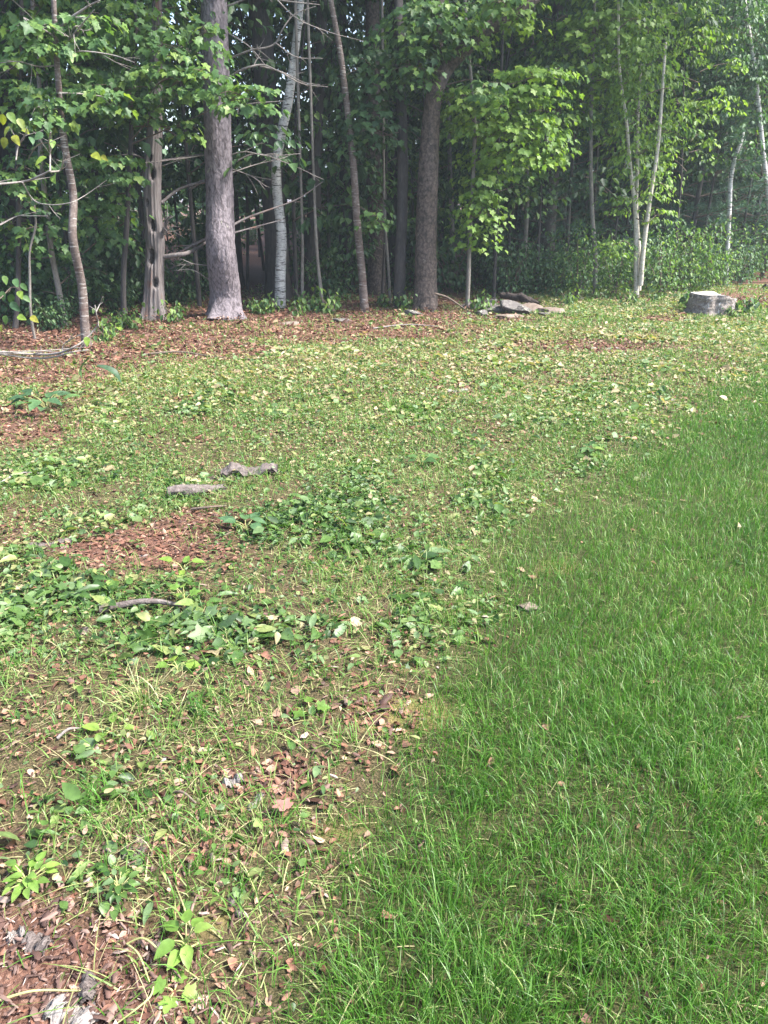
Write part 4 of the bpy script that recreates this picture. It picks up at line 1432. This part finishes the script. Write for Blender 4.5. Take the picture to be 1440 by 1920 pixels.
# soft young pines on the right
for (u, Yp, k, s_) in [(1015, 15.2, 0, .85), (1090, 16.3, 1, .95), (1290, 16.4, 0, .9), (1345, 17.6, 1, 1.1), (1405, 17.2, 0, .9), (1465, 18.2, 1, 1.1), (1240, 18, 0, 1.1), (1160, 17.2, 1, 1.1), (1080, 19, 1, 1.1), (1370, 19.5, 1, 1), (1440, 21, 0, 1.15), (1330, 23, 1, 1.3), (1220, 22, 0, 1.2), (1510, 20, 1, 1.2), (1150, 24, 0, 1.3), (1420, 25, 1, 1.5), (1040, 23, 0, 1.3), (1560, 25, 0, 1.4)]:
    q = at(u, 480, Yp)
    place(PIN[k], (q[0], Yp, 0), g.uniform(0, 6), s_, 'soft blue-green young pine ' + whereabouts((q[0], Yp)), 'young pines behind the birches')
# shrubs along the right-hand edge
shr = [(960, 556, 0), (1000, 552, 2), (1045, 556, 0), (1080, 560, 1), (1020, 540, 0), (1090, 548, 0), (1150, 556, 1), (1165, 545, 0), (1240, 556, 1), (1265, 548, 1), (1300, 545, 1), (1330, 543, 1), (1280, 535, 0), (1350, 538, 1), (1215, 545, 0),
       (1385, 535, 0), (1310, 528, 0), (1120, 538, 2), (1060, 532, 2), (975, 540, 2), (1240, 530, 2), (1375, 526, 1), (1430, 522, 1), (930, 545, 2)]
for (u, v, k) in shr:
    q = gp(u, v)
    place(SHR[k], (q[0], q[1], 0), g.uniform(0, 6), g.uniform(.5, 1.1),
          ['bushy mid-green thicket shrub ', 'bright sunlit thicket shrub ', 'dark shaded thicket shrub '][k] + ('in front row, ' if v > 550 else 'in second row, ' if v > 537 else 'in back row, ') + whereabouts(q),
          ['thicket shrubs', 'sunlit thicket shrubs', 'shaded thicket shrubs'][k])
for (u, v, k, s_) in [(20, 600, 2, .9), (60, 580, 2, 1), (100, 620, 2, .5), (35, 560, 2, 1.2), (150, 575, 2, .9), (220, 590, 2, .6), (250, 560, 2, 1.0), (-40, 590, 0, 1), (200, 560, 0, .9), (340, 570, 2, .8)]:
    q = gp(u, v)
    place(SHR[k], (q[0], q[1], 0), g.uniform(0, 6), s_, 'dark leafy undergrowth bush ' + whereabouts(q), 'undergrowth bushes on the left')

spots3 = []
tries = 0
while len(spots3) < 130 and tries < 8000:     # low bushes in the shade
    tries += 1
    y = g.uniform(11, 34)
    x = g.uniform(-.56 * y - 1, .56 * y + 1)
    if y < edge_y(x) + 1.6 or not free(x, y, spots3, 1.0):
        continue
    spots3.append((x, y))
    place(SHR[2] if g.random() < .7 else SHR[0], (x, y, 0), g.uniform(0, 6), g.uniform(.7, 1.5), 'low dark woodland bush ' + whereabouts((x, y)), 'low bushes on the floor of the woods')

# the far side of the wood: one mass of foliage
nn = 26000
gq = np.random.default_rng(9)
aa = gq.uniform(-1.05, 1.05, nn)
rr_ = gq.uniform(40, 60, nn)
zz = gq.uniform(0, 1, nn) ** .9 * 15
lump = fbm(aa * 40, zz * 1.3, 3.0, 15)
k = gq.random(nn) < sstep(.3, .5, lump + .25 * (zz < 9)) * (1 - .97 * sstep(.12, -.05, aa) * sstep(3.6, 5.2, zz + 2 * lump))
aa, rr_, zz = aa[k], rr_[k], zz[k]
pos = np.c_[np.sin(aa) * rr_, np.cos(aa) * rr_, zz]
R = basis(gq.normal(size=pos.shape), gq.normal(size=pos.shape) + np.array([0, -.4, .8]))
sc3 = np.repeat(gq.uniform(.5, 1.0, (len(pos), 1)), 3, 1)
obj('far_woodland', build_mesh('far_woodland', [scatter(*LEAF_FAR, pos, R, sc3, gq.random(len(pos)))], M['maple_blue']), kind='stuff', label='far mass of dark foliage closing off the woods')

# seedlings along the edge
seed_px = [(600, 585), (620, 588), (575, 582), (480, 590), (505, 588), (560, 592), (240, 618), (215, 622), (720, 578), (760, 582), (905, 560), (900, 585), (1065, 570), (1180, 572), (1230, 566), (1290, 580), (1400, 590), (1370, 595), (200, 640), (330, 605), (300, 575)]
SEED = shrub_kind(351, 'maple_mid', .28, .22, 72, .075, LEAF_OVATE)
SEED.name = 'seedling'
SEED['category'] = 'seedling'
for (u, v) in seed_px:
    q = gp(u, v)
    place(SEED, (q[0], q[1], float(hgt(q[0], q[1]))), g.uniform(0, 6), g.uniform(.6, 1.2), 'small green seedling in the litter ' + whereabouts(q), 'seedlings along the woods')


# ------------------------------------------------------------------ things lying about
def blob(seed, sx, sy, sz, n=3, rough=.18, flat_bottom=True, box=.72):
    """irregular rock: a subdivided cube pulled part-way to a sphere, with facets"""
    g = np.random.default_rng(seed)
    k = 13
    t = np.linspace(-1, 1, k)
    V, Fq = [], []
    for ax in range(3):
        for sg in (-1, 1):
            a, b_ = np.meshgrid(t, t)
            p_ = np.zeros((k, k, 3))
            p_[..., ax] = sg
            p_[..., (ax + 1) % 3] = a * sg
            p_[..., (ax + 2) % 3] = b_
            o_ = len(V) * k * k
            V.append(p_.reshape(-1, 3))
            ii = np.arange(k - 1)[:, None] * k + np.arange(k - 1)[None] + o_
            Fq.append(np.stack([ii, ii + 1, ii + k + 1, ii + k], -1).reshape(-1, 4))
    V = np.concatenate(V)
    Fq = np.concatenate(Fq)
    sph = norm(V)
    V = V * box + sph * (1 - box)
    for q in range(8):
        d = norm(g.normal(size=3))
        V = V + rough * .5 * np.sin(V @ d * g.uniform(1.5, 4) + g.uniform(0, 6))[:, None] * norm(V) * .5
    for q in range(11):                                   # planar breaks
        d = norm(g.normal(size=3) * np.array([1, 1, .8]))
        lim = g.uniform(.5, .9)
        dd = V @ d
        V = V - np.maximum(dd - lim, 0)[:, None] * d
    V = V * (1 + .07 * (vnoise(V[:, 0] + V[:, 2] * .7, V[:, 1] - V[:, 2] * .5, .28, seed) - .5) + .05 * (vnoise(V[:, 0] - V[:, 2], V[:, 1] + V[:, 2], .12, seed + 9) - .5))[:, None]
    V = V * np.array([sx, sy, sz])
    if flat_bottom:
        V[:, 2] = np.maximum(V[:, 2], -sz * .5)
    return V, Fq


def rot_z(V, a):
    c_, s_ = math.cos(a), math.sin(a)
    return np.c_[V[:, 0] * c_ - V[:, 1] * s_, V[:, 0] * s_ + V[:, 1] * c_, V[:, 2]]


def rock(u, v, wpx, hpx, label, mname='stone', seed=1, rz=0, tilt=0, cat='rock', group=None, name='rock', depth=.7):
    q = gp(u, v)
    dep = q[1] * cp + CAMH * sp
    sx = wpx * dep / F / 2
    sz = hpx * dep / F / 1.9
    V, Fq = blob(seed, sx, sx * depth, sz)
    c_, s_ = math.cos(tilt), math.sin(tilt)
    V = np.c_[V[:, 0] * c_ - V[:, 2] * s_, V[:, 1], V[:, 0] * s_ + V[:, 2] * c_]
    V = rot_z(V, rz)
    V[:, 2] += sz * .40
    return obj(name, build_mesh(name, [(V, Fq, None)], M[mname]), None, (q[0], q[1] + sx * depth * .5, float(hgt(q[0], q[1]))), None, label, cat, group)


rock(965, 586, 84, 30, 'slanting grey slab leaning in the middle of the rock pile', 'stone', 1, .3, -.45)
rock(1000, 583, 62, 22, 'tan flat-topped rock under the end of the dark log', 'tan_stone', 2, -.2, -.15)
rock(1040, 588, 72, 14, 'low broad tan rock at the right end of the rock pile', 'tan_stone', 3, .1, .06)
rock(925, 584, 50, 24, 'dark grey rock at the left of the rock pile', 'stone', 4, .6, .2)
rock(985, 588, 40, 14, 'small narrow slab standing on edge between the grey slab and the tan rocks', 'stone', 5, 1.0, -.7)
rock(880, 578, 44, 20, 'mossy dark rock behind the foot of the maple sapling', 'stone', 6, .2, .1)
rock(950, 594, 46, 9, 'low pale stone in the leaves before the rock pile', 'tan_stone', 7, 0, 0)
rock(1085, 562, 34, 9, 'small grey stone in the weeds right of the rock pile', 'stone', 8, 0, 0)
rock(638, 604, 34, 8, 'grey stone half sunk in the litter left of the thin leaning tree', 'stone', 9, 0, 0)
rock(538, 608, 40, 6, 'flat pale stone in the litter below the white birch', 'tan_stone', 10, .1, 0)
rock(775, 592, 34, 14, 'dark stone in the leaves at the foot of the forked trunk', 'stone', 12, .1, 0)
rock(990, 1142, 50, 20, 'lone flat pinkish stone at the border of the lawn', 'tan_stone', 13, .15, -.05, depth=.6)
rock(300, 1776, 40, 18, 'small oblong brown stone in the mulch beside the lime seedling', 'log_bark', 14, -.3, -.1, depth=.5)


for (u, v, w_, h_, sd_, rz, tl, mm_, lb) in [(905, 590, 26, 14, 21, .4, .3, 'stone', 'dark angular stone at the front left corner of the rock pile'), (945, 578, 30, 16, 22, 1.1, .5, 'tan_stone', 'tan angular stone wedged under the left end of the dark log'),
                                          (1022, 592, 26, 9, 23, .2, 0, 'stone', 'small grey stone before the tan rocks of the pile'), (918, 572, 30, 16, 24, -.5, .2, 'stone', 'shadowed stone at the back of the rock pile'),
                                          (975, 595, 22, 8, 25, .9, -.2, 'tan_stone', 'small tan chip of stone in front of the slanting slab'), (1068, 588, 24, 8, 26, .3, .1, 'tan_stone', 'last small tan stone at the far right tip of the rock pile')]:
    rock(u, v, w_, h_, lb, mm_, sd_, rz, tl)


def log(name, label, cat, pts, radii, mname, seg=14, jag=.03, endm=None, seed=1, group=None, rough=.1):
    pts = np.asarray(pts, float)
    base = np.array([pts[0][0], pts[0][1], 0.0])
    pr = tube_parts(pts - base, radii, seg=seg, rows=max(24, len(pts) * 14), rough=rough, seed=seed, jag=jag, plates=.28 if rough > .25 else .1 if max(radii) > .02 else 0)
    return obj(name, build_mesh(name, pr, M[mname], True), None, base, None, label, cat, group)


def gz(u, v, h):
    q = gp(u, v)
    return np.array([q[0], q[1], float(hgt(q[0], q[1])) + h])


a_, b_ = gz(940, 582, .27), gz(1002, 584, .22)
log('charred_log', 'blackened log lying across the top of the rock pile', 'log', [at(938, 554, 11.2), at(960, 556, 11.15), at(992, 562, 11.1), at(1003, 566, 11.1)], [.035, .05, .045, .02], 'rotten', jag=.12, rough=.3)
log('fallen_branch', 'thin dark broken branch slanting down to the foot of the maple sapling', 'branch', [at(815, 550, 11.3), at(835, 556, 11.3), at(858, 570, 11.2), at(872, 580, 11.1)], [.012, .014, .012, .008], 'brown_twig', 6, 0)
log('fallen_log', 'grey weathered log section half buried in weeds in the cleared ground', 'log', [gz(316, 938, .035), gz(350, 934, .035), gz(380, 930, .03), gz(412, 924, .02)], [.03, .036, .03, .018], 'log_bark', 20, .05, rough=.22)
V_ = []
# curled slab of bleached bark, hollow beneath
nu, nv_ = 26, 9
uu, vv = np.meshgrid(np.linspace(0, 1, nu), np.linspace(-1, 1, nv_), indexing='ij')
gg = np.random.default_rng(3)
wid = .055 * (1 - .5 * np.abs(uu - .5)) * (1 + .25 * np.sin(uu * 19))
xx = (uu - .5) * .30
yy = np.sin(vv * 1.1) * wid
z_ = np.cos(vv * 1.1) * .05 + .014 * np.sin(uu * 9) + .006 * gg.normal(size=uu.shape) - .02 * (uu < .15)
top_ = np.stack([xx, yy, z_], -1)
bot_ = np.stack([xx, yy * .86, z_ - .014], -1)
V = np.concatenate([top_.reshape(-1, 3), bot_.reshape(-1, 3)])
ii = np.arange(nu - 1)[:, None] * nv_ + np.arange(nv_ - 1)[None]
Q1 = np.stack([ii, ii + nv_, ii + nv_ + 1, ii + 1], -1).reshape(-1, 4)
o_ = nu * nv_
rim = [k * nv_ for k in range(nu)] + [(nu - 1) * nv_ + k for k in range(1, nv_)] + [k * nv_ + nv_ - 1 for k in range(nu - 2, -1, -1)] + [k for k in range(nv_ - 2, 0, -1)]
Qr = np.array([(rim[k], rim[(k + 1) % len(rim)], rim[(k + 1) % len(rim)] + o_, rim[k] + o_) for k in range(len(rim))])
q = gz(468, 892, 0)
slab_me = build_mesh('bark_slab', [(V, np.concatenate([Q1, Q1[:, ::-1] + o_, Qr]), None)], M['log_bark'], True)
o = obj('bark_slab', slab_me, None, q, None, 'bleached arched slab of bark with a dark hollow under it, behind the grey log', 'bark slab')
o.rotation_euler = (0, .05, .12)
o.scale = (1.15, 1.2, 1.2)
for (u, v, s3, rz, lb, mm_) in [(415, 897, (.5, .7, .5), .3, 'pinkish flake of rotten wood just left of the bleached bark slab', 'tan_stone'), (130, 1895, (.42, .75, .6), -.42, 'long pale ridged bark slab in the mulch at the bottom left corner', 'bleached'),
                                (165, 1850, (.22, .4, .7), -1.3, 'small grey bark piece standing on end in the mulch', 'log_bark'), (68, 1770, (.24, .5, .6), -.35, 'grooved brown bark piece in the mulch at the left edge', 'log_bark'),
                                (30, 1755, (.14, .4, .5), .5, 'whitish wood flake at the left edge above the grooved bark', 'bleached'), (435, 1470, (.22, .38, .6), .5, 'white wood chip between the weeds, upper of the two pale chips', 'bleached'),
                                (478, 1505, (.24, .25, .4), 1.1, 'long white wood splinter below the upper white chip', 'bleached'), (440, 1690, (.26, .3, .4), -1.0, 'grey splinter of wood slanting in the thin grass', 'log_bark'),
                                (250, 1600, (.24, .5, .4), .1, 'flat grey-brown bark plate among the weeds at lower left', 'log_bark'), (275, 1572, (.26, .4, .4), .1, 'reddish bark strip just above the flat grey-brown plate', 'tan_stone'),
                                (855, 732, (.75, .7, .5), .2, 'pale grey wood chunk out in the middle of the cleared ground', 'bleached'), (1250, 750, (.5, .9, .5), -.3, 'white scrap of curled bark near the top of the lawn', 'bleached'),
                                (1130, 655, (1.3, .9, .4), 0, 'pale chip pile spread on the red bare patch by the lawn top', 'bleached'), (90, 1030, (.75, .6, .5), .35, 'split pale wood piece on the bare soil patch', 'log_bark'),
                                (415, 1008, (.3, .4, .4), .1, 'tan wood chip on the bare soil below the small twig', 'tan_stone'), (155, 1190, (.18, .5, .4), 1.0, 'upright tan bark flake among the leaves at left', 'tan_stone')]:
    q = gz(u, v, -.012)
    o = obj('bark_piece', slab_me.copy(), None, q, None, lb, 'bark piece', 'loose bark and wood pieces')
    o.data.materials[0] = M[mm_]
    o.rotation_euler = (0, 0, rz)
    o.scale = s3
TW = [([(270, 668), (330, 666), (400, 671), (480, 676)], .012, .006, 'long dark stick lying across the ground before the pine', 'brown_twig'), ([(700, 618), (760, 614), (830, 616)], .010, .004, 'pale stick in the leaves in front of the dark straight trunk', 'twig'),
      ([(190, 1160), (280, 1150), (345, 1148)], .016, .009, 'mottled greenish stick sunk in the weeds left of centre', 'log_bark'), ([(360, 966), (395, 968), (425, 958)], .008, .005, 'short curved dark twig on the bare patch below the grey log', 'brown_twig'),
      ([(0, 915), (40, 900), (105, 897)], .007, .003, 'thin pale twig lying in the leaves at the left edge', 'twig'), ([(110, 1395), (130, 1388), (150, 1375)], .006, .003, 'short pale splinter stick in the weeds at left', 'twig'),
      ([(320, 1490), (345, 1500), (368, 1510)], .004, .003, 'short reddish twig above the thin grass', 'brown_twig'), ([(440, 1608), (460, 1635), (478, 1664)], .0022, .0012, 'straight dry grass stalk standing over the grass', 'straw'),
      ([(0, 1872), (60, 1868), (150, 1855)], .0035, .002, 'long yellow runner stem crossing the mulch', 'stem'), ([(560, 1170), (500, 1010), (503, 985)], .0, 0, '', ''), ]
for pts, r0, r1, lb, mm_ in TW:
    if not lb:
        continue
    q = [gz(u, v, r0 + .006 + (.02 if k == 1 else 0)) for k, (u, v) in enumerate(pts)]
    log('stick', lb, 'stick', q, np.linspace(r0, r1, len(q)), mm_ if mm_ != 'straw' else 'stem', 7, 0, seed=len(lb))

# the stump
q = gp(1350, 594)
dep = q[1] * cp + CAMH * sp
r_ = 40 * dep / F
root = thing('tree_stump', 'low broad sawn stump with a pale top in the grass at the right', 'stump', (q[0], q[1] + r_, 0))
H_ = .29
seg = 56
g = np.random.default_rng(8)
th = np.linspace(0, 2 * PI, seg, endpoint=False)
rad0 = r_ * (1 + .10 * np.sin(th * 2 + 1) + .07 * np.sin(th * 5 + .4) + .04 * np.sin(th * 9 + 2))
V = []
lv = np.linspace(-.1, 1, 16)
for t in lv:
    # the right half is broken lower than the sawn left half
    hz = H_ * t * np.where(np.cos(th) > .25, 1 - .28 * sstep(.25, .9, np.cos(th)), 1)
    rr = rad0 * (1.02 - .05 * t + .10 * np.exp(-max(t, 0) * 6)) * (1 + .035 * g.normal(size=seg) * (1 if t < 1 else .3))
    V.append(np.stack([np.cos(th) * rr, np.sin(th) * rr, hz], -1))
V = np.concatenate(V)
i = np.arange(15)[:, None] * seg
j = np.arange(seg)[None]
Qs = np.stack([i + j, i + (j + 1) % seg, i + seg + (j + 1) % seg, i + seg + j], -1).reshape(-1, 4)
obj('bark', build_mesh('bark', [(V, Qs, None)], M['stump_bark'], True), root)
ringv = [V[-seg:] + np.array([0, 0, .002])]
for s_ in (.8, .55, .3, .1):
    rv_ = V[-seg:] * np.array([s_, s_, 1]) + np.c_[np.zeros(seg), np.zeros(seg), g.normal(0, .008, seg)]
    ringv.append(rv_)
Vt = np.concatenate(ringv + [np.array([[0, 0, H_]])])
i = np.arange(4)[:, None] * seg
Qt = np.stack([i + j, i + (j + 1) % seg, i + seg + (j + 1) % seg, i + seg + j], -1).reshape(-1, 4)
ct = len(Vt) - 1
Tt = np.array([(4 * seg + k, 4 * seg + (k + 1) % seg, ct) for k in range(seg)])
Tt4 = np.c_[Tt, Tt[:, 2]]
me = build_mesh('cut_top', [(Vt, Qt, None), (Vt[Tt.ravel()], np.arange(Tt.size).reshape(-1, 3), None)], M['stump_cut'], False)
obj('cut_top', me, root)
log('log', 'dark end of a log poking in at the right edge behind the stump', 'log', [at(1433, 536, 15), at(1450, 548, 15.0), at(1500, 566, 15.0)], [.05, .055, .06], 'rotten', 12, .02)


# weeds that stand out
def weed(label, u, v, leaves, mname, height, size, seed, leaf=LEAF_OVATE, stemr=.0025, name='weed_plant', cat='weed', elev=.5, shape='ovate', wide=1.0):
    g = np.random.default_rng(seed)
    q = gz(u, v, 0)
    root = thing(name, label, cat, q)
    st = []
    lp, lR, ls = [], [], []
    for k in range(leaves):
        a = 2 * PI * k / leaves * 1.0 + g.uniform(-.4, .4)
        hgt_ = height * g.uniform(.45, 1)
        rr_ = size * (g.uniform(.1, 1.3) if leaves > 10 else g.uniform(.4, .7))
        e = np.array([math.cos(a) * rr_, math.sin(a) * rr_, hgt_])
        st += tube_parts(np.array([(0, 0, -.005), e * np.array([.4, .4, .7]), e]), [stemr, stemr * .8, stemr * .5], seg=5, rows=7)
        t = np.array([[math.cos(a), math.sin(a), elev * g.uniform(-.4, 1)]])
        lp.append(e)
        lR.append(basis(t, np.array([[-math.cos(a) * .3 + g.normal(0, .2), -math.sin(a) * .3 - .2, 1.0]]))[0])
        s = size * g.uniform(.75, 1.15)
        ls.append((s * wide, s, s))
    obj('stem', build_mesh('stem', st, M['stem'], True), root)
    single_objs('leaf', leaf_mesh(leaf, mname, shape), lp, lR, [np.array(x) for x in ls], root)
    return root


weed('lime green seedling with paired leaves in the mulch at lower left', 350, 1775, 7, 'lime', .07, .048, 1)
weed('weed with pale lobed leaves low to the ground right of the mulch', 325, 1850, 4, 'lime', .02, .036, 2, LEAF_MAPLE, shape='lobed')
weed('leafy bright weed clump left of the lime seedling', 225, 1680, 22, 'weed_one', .06, .028, 3)
weed('yellow-green bushy weed at the left edge above the mulch', 55, 1665, 24, 'lime', .06, .034, 4)
weed('broad dark green weed leaves right of the bare patch', 345, 1075, 4, 'bright_one', .05, .07, 5)
weed('broad round green leaf sprig below the centre of the weeds', 335, 1262, 3, 'bright_one', .04, .055, 6, wide=1.5)
weed('fresh green lobed leaf pair beside the mossy patch', 580, 1345, 3, 'bright_one', .03, .042, 7, LEAF_MAPLE, shape='lobed')
weed('grey-green rosette of spear leaves in the short grass', 790, 1050, 9, 'weed_one', .04, .10, 8, LEAF_LONG, shape='long', wide=1.3)
weed('yellow-green sprig with lobed leaves left of centre', 348, 1140, 4, 'lime', .08, .042, 9, LEAF_MAPLE, shape='lobed')
weed('small green plantain at the lower left in the weeds', 210, 1378, 4, 'bright_one', .02, .055, 10)
weed('bluish three-leaved weed beside the bare patch', 462, 1000, 6, 'maple_blue_one', .07, .09, 12)
weed('dark broad weed rising near the middle of the clearing', 790, 870, 8, 'maple_mid_one', .07, .075, 13, wide=1.2)
weed('dark leafy clump at the left, upper part of the clearing', 90, 775, 14, 'maple_blue_one', .14, .14, 14)
weed('green weed clump at the end of the lawn border', 1110, 850, 14, 'maple_mid_one', .05, .07, 15)
weed('green sprig in the tree litter near the banded tree', 215, 632, 8, 'bright_one', .15, .10, 16)


def tuft(label, u, v, n, lmin, lmax, tint, seed, spread=.05, width=.004, name='grass_tuft'):
    g = np.random.default_rng(seed)
    q = gz(u, v, 0)
    P_ = np.c_[g.normal(0, spread, n) + q[0], g.normal(0, spread, n) + q[1]]
    bl = blades(P_, g.uniform(lmin, lmax, n), np.full(n, width) * g.uniform(.6, 1.2, n), np.clip(g.normal(tint, .09, n), 0, 1), np.abs(g.normal(.8, .35, n)), seed, 0, 4)
    V_, q4, t3, T_ = bl
    me_ = mesh_blades(name, [(0, (V_ - q, q4, t3, T_))], [M['grass']])
    return obj(name, me_, None, q, None, label, 'grass tuft')


tuft('yellowing tuft of arching grass among the weeds at left', 270, 1325, 70, .08, .20, .90, 1, .045, .0045)
tuft('small yellow stubble tuft at the left beside the bare patch', 85, 1085, 30, .05, .10, .9, 2, .03, .004)
tuft('dark green grass tuft right of the yellowing tuft', 375, 1350, 60, .05, .12, .3, 3, .05, .004)
tuft('bright grass tuft at the border of the lawn by the dark hollow', 850, 1160, 120, .05, .10, .72, 4, .06, .0035)
tuft('two upright bright grass blades at the lawn border', 920, 1230, 8, .10, .15, .78, 5, .03, .006)
tuft('fine pale green grass patch in the middle of the clearing', 760, 770, 160, .06, .14, .6, 6, .12, .006)
tuft('dark green grass wisp in the thin grass at lower left', 215, 1505, 70, .06, .12, .4, 7, .06, .0035)
tuft('low feathery green tuft beside the grey splinter', 360, 1640, 110, .04, .08, .5, 8, .06, .003)

# dropped leaves that stand out
for (u, v, s_, rz, mm_, lb) in [(540, 1538, .055, .8, 'pink', 'pinkish dead leaf lying at the edge of the grass'), (513, 1187, .045, .2, 'tan', 'single pale tan leaf lying in the weeds')]:
    if mm_ == 'pink':
        m_ = leaf_mat('pink_leaf', [(.24, .12, .10), (.28, .15, .12)], True, .15, .6)
    else:
        m_ = leaf_mat('tan_leaf', [(.30, .21, .13), (.33, .24, .15)], True, .15, .6)
    me = build_mesh('fallen_leaf', [(LEAF_MAPLE[0] * s_, LEAF_MAPLE[1], None)], m_)
    o = obj('fallen_leaf', me, None, gz(u, v, .04), None, lb, 'leaf')
    o.rotation_euler = (.15, .1, rz)
# seedling runners by the lime plant
for pts, lb in (([(238, 1770), (265, 1770), (310, 1800), (370, 1830)], 'yellow-green runner stem arching right from the mulch'), ([(238, 1770), (262, 1800), (280, 1838)], 'yellow-green stem curving down beside the lobed weed'),
                ([(288, 1845), (280, 1880), (255, 1902), (220, 1915)], 'thick pale stem curling to the bottom edge'), ([(375, 1765), (360, 1785), (325, 1797)], 'pale stem hooked under the lime seedling')):
    q = [gz(u, v, .012 + (.02 if 0 < k < len(pts) - 1 else 0)) for k, (u, v) in enumerate(pts)]
    log('runner_stem', lb, 'stem', q, np.linspace(.0026, .0018, len(q)), 'stem', 6, 0, seed=len(lb))

# near branches reaching in from the left
Yb = 6.2
sx_ = -3.55
base = np.array([sx_, Yb, 0.0])
root = thing('leaning_sapling', 'sapling just outside the left edge with bare pale branches and a few leaves reaching in', 'sapling', base)
obj('trunk', build_mesh('trunk', tube_parts(np.array([(0, 0, -.05), (.03, 0, .8), (.02, .05, 1.7), (-.05, 0, 2.7)]), [.03, .026, .02, .008], seg=10, rows=40, rough=.04, flare=.06), M['grey_bark'], True), root)


def px_branch(pts, r0, r1, start=None, mn='twig', Yk=Yb):
    q = [at(u, v, Yk + .12 * math.sin(k * 1.7)) for k, (u, v) in enumerate(pts)]
    if start is not None:
        q = [base + np.array(start)] + q
    add_branch(root, 'branch', np.array(q), r0, r1, mn, 6, len(pts) * 7, base)


px_branch([(0, 660), (60, 664), (110, 662), (140, 650), (162, 634), (180, 615), (181, 590), (178, 572)], .011, .004, (0, 0, .42))
px_branch([(0, 664), (55, 671), (108, 668), (135, 660), (166, 656)], .010, .005, (.01, 0, .40))
px_branch([(180, 585), (188, 568), (192, 558)], .005, .002)
px_branch([(179, 582), (168, 574)], .004, .002)
px_branch([(118, 664), (118, 650), (140, 632), (160, 622)], .006, .003)
px_branch([(0, 345), (40, 341), (75, 330), (94, 320)], .010, .006, (0, 0, 1.55))
px_branch([(94, 322), (94, 290), (92, 262), (95, 248)], .007, .004)
px_branch([(94, 322), (112, 320), (118, 300), (120, 284)], .008, .003)
px_branch([(42, 342), (60, 372), (95, 384), (132, 380), (160, 366), (200, 338)], .006, .002)
px_branch([(0, 422), (30, 406), (50, 405), (90, 405)], .006, .002, (0, 0, 1.2))
px_branch([(30, 300), (34, 275), (48, 250), (50, 240)], .006, .003)
px_branch([(0, 560), (20, 540), (40, 545)], .006, .003, (0, 0, .8), 'brown_twig')
leaves_px = [(75, 300, .15, -.2, 'bright_one'), (98, 268, .11, 0, 'bright_one'), (22, 220, .13, .3, 'yellow_one'), (40, 232, .12, .4, 'yellow_one'), (12, 245, .13, -.4, 'yellow_one'), (30, 262, .12, .1, 'yellow_one'), (8, 268, .12, 0, 'yellow_one'), (48, 245, .10, .5, 'yellow_one'), (5, 225, .12, 0, 'yellow_one'),
             (180, 292, .13, 1.2, 'yellow_one'), (196, 296, .08, 1.0, 'yellow_one'), (100, 335, .12, .2, 'bright_one'), (60, 262, .10, .8, 'maple_blue_one'), (72, 255, .11, -.5, 'maple_blue_one'), (62, 392, .07, .6, 'bright_one'),
             (10, 525, .10, .4, 'maple_mid_one'), (30, 530, .12, .8, 'maple_blue_one'), (45, 538, .10, 1.0, 'maple_mid_one'), (38, 552, .11, .5, 'bright_one'), (20, 560, .12, .2, 'maple_mid_one'), (50, 560, .10, 1.2, 'maple_mid_one'), (28, 575, .13, .9, 'maple_blue_one'), (40, 595, .12, 1.3, 'bright_one'),
             (64, 598, .11, 1.4, 'yellow_one'), (5, 555, .11, 0, 'maple_blue_one'), (10, 600, .10, -.3, 'maple_mid_one'), (2, 615, .09, 0, 'yellow_one'), (163, 640, .11, .0, 'bright_one'), (172, 662, .05, .5, 'yellow_one')]
g = np.random.default_rng(55)
lp, lR, ls, lm_ = [], [], [], []
for (u, v, s_, tw, mm_) in leaves_px:
    s_ *= .72
    c = at(u, v, Yb + g.normal(0, .12))
    t = np.array([[math.sin(tw) + g.normal(0, .15), g.normal(-.3, .2), -.6 + g.normal(0, .2)]])
    nr = np.array([[g.normal(0, .35), -.75, .65]])
    single_objs('leaf', leaf_mesh(LEAF_OVATE, mm_, 'ovate'), [c - t[0] / np.linalg.norm(t) * s_ * .5], basis(t, nr), [np.array((s_ * 1.1, s_, s_))], root, base)
# hanging curled dark leaves at the branch end
for (pts, w0, mm_) in (([(168, 672), (158, 682), (151, 698), (154, 712)], .05, 'dark_one'), ([(182, 688), (200, 692), (218, 703), (228, 722)], .06, 'maple_blue_one')):
    q = catmull(np.array([at(u, v, Yb - .1) for u, v in pts]), 9) - base
    side = np.array([.25, .9, .35])
    side = side / np.linalg.norm(side)
    wv = w0 * np.sin(np.linspace(.12, PI - .05, 9)) ** .7 * .5
    V = np.concatenate([q - side * wv[:, None] + np.array([0, 0, .015]), q, q + side * wv[:, None] + np.array([0, 0, .015])])
    Fq = np.array([(r * 9 + k, r * 9 + k + 1, (r + 1) * 9 + k + 1, (r + 1) * 9 + k) for r in range(2) for k in range(8)])
    obj('curled_leaf', build_mesh('curled_leaf', [(V, Fq, None)], M[mm_], True), root)

# volume added to imitate pale stray lens light: thin haze in the air
m, nt, out = mat('veil_air')
pv = N(nt, 'ShaderNodeVolumePrincipled')
pv.inputs['Color'].default_value = (.78, .90, 1.0, 1)
pv.inputs['Density'].default_value = .0018
pv.inputs['Anisotropy'].default_value = .2
nt.links.new(pv.outputs[0], out.inputs['Volume'])
hx, hy0, hy1, hz0, hz1 = 460, -460, 660, -1.2, 24
V = np.array([(x, y, z) for z in (hz0, hz1) for y in (hy0, hy1) for x in (-hx, hx)], float)
Q = np.array([(0, 2, 3, 1), (4, 5, 7, 6), (0, 1, 5, 4), (2, 6, 7, 3), (0, 4, 6, 2), (1, 3, 7, 5)])
obj('veil', build_mesh('veil', [(V, Q, None)], m), kind='stuff')
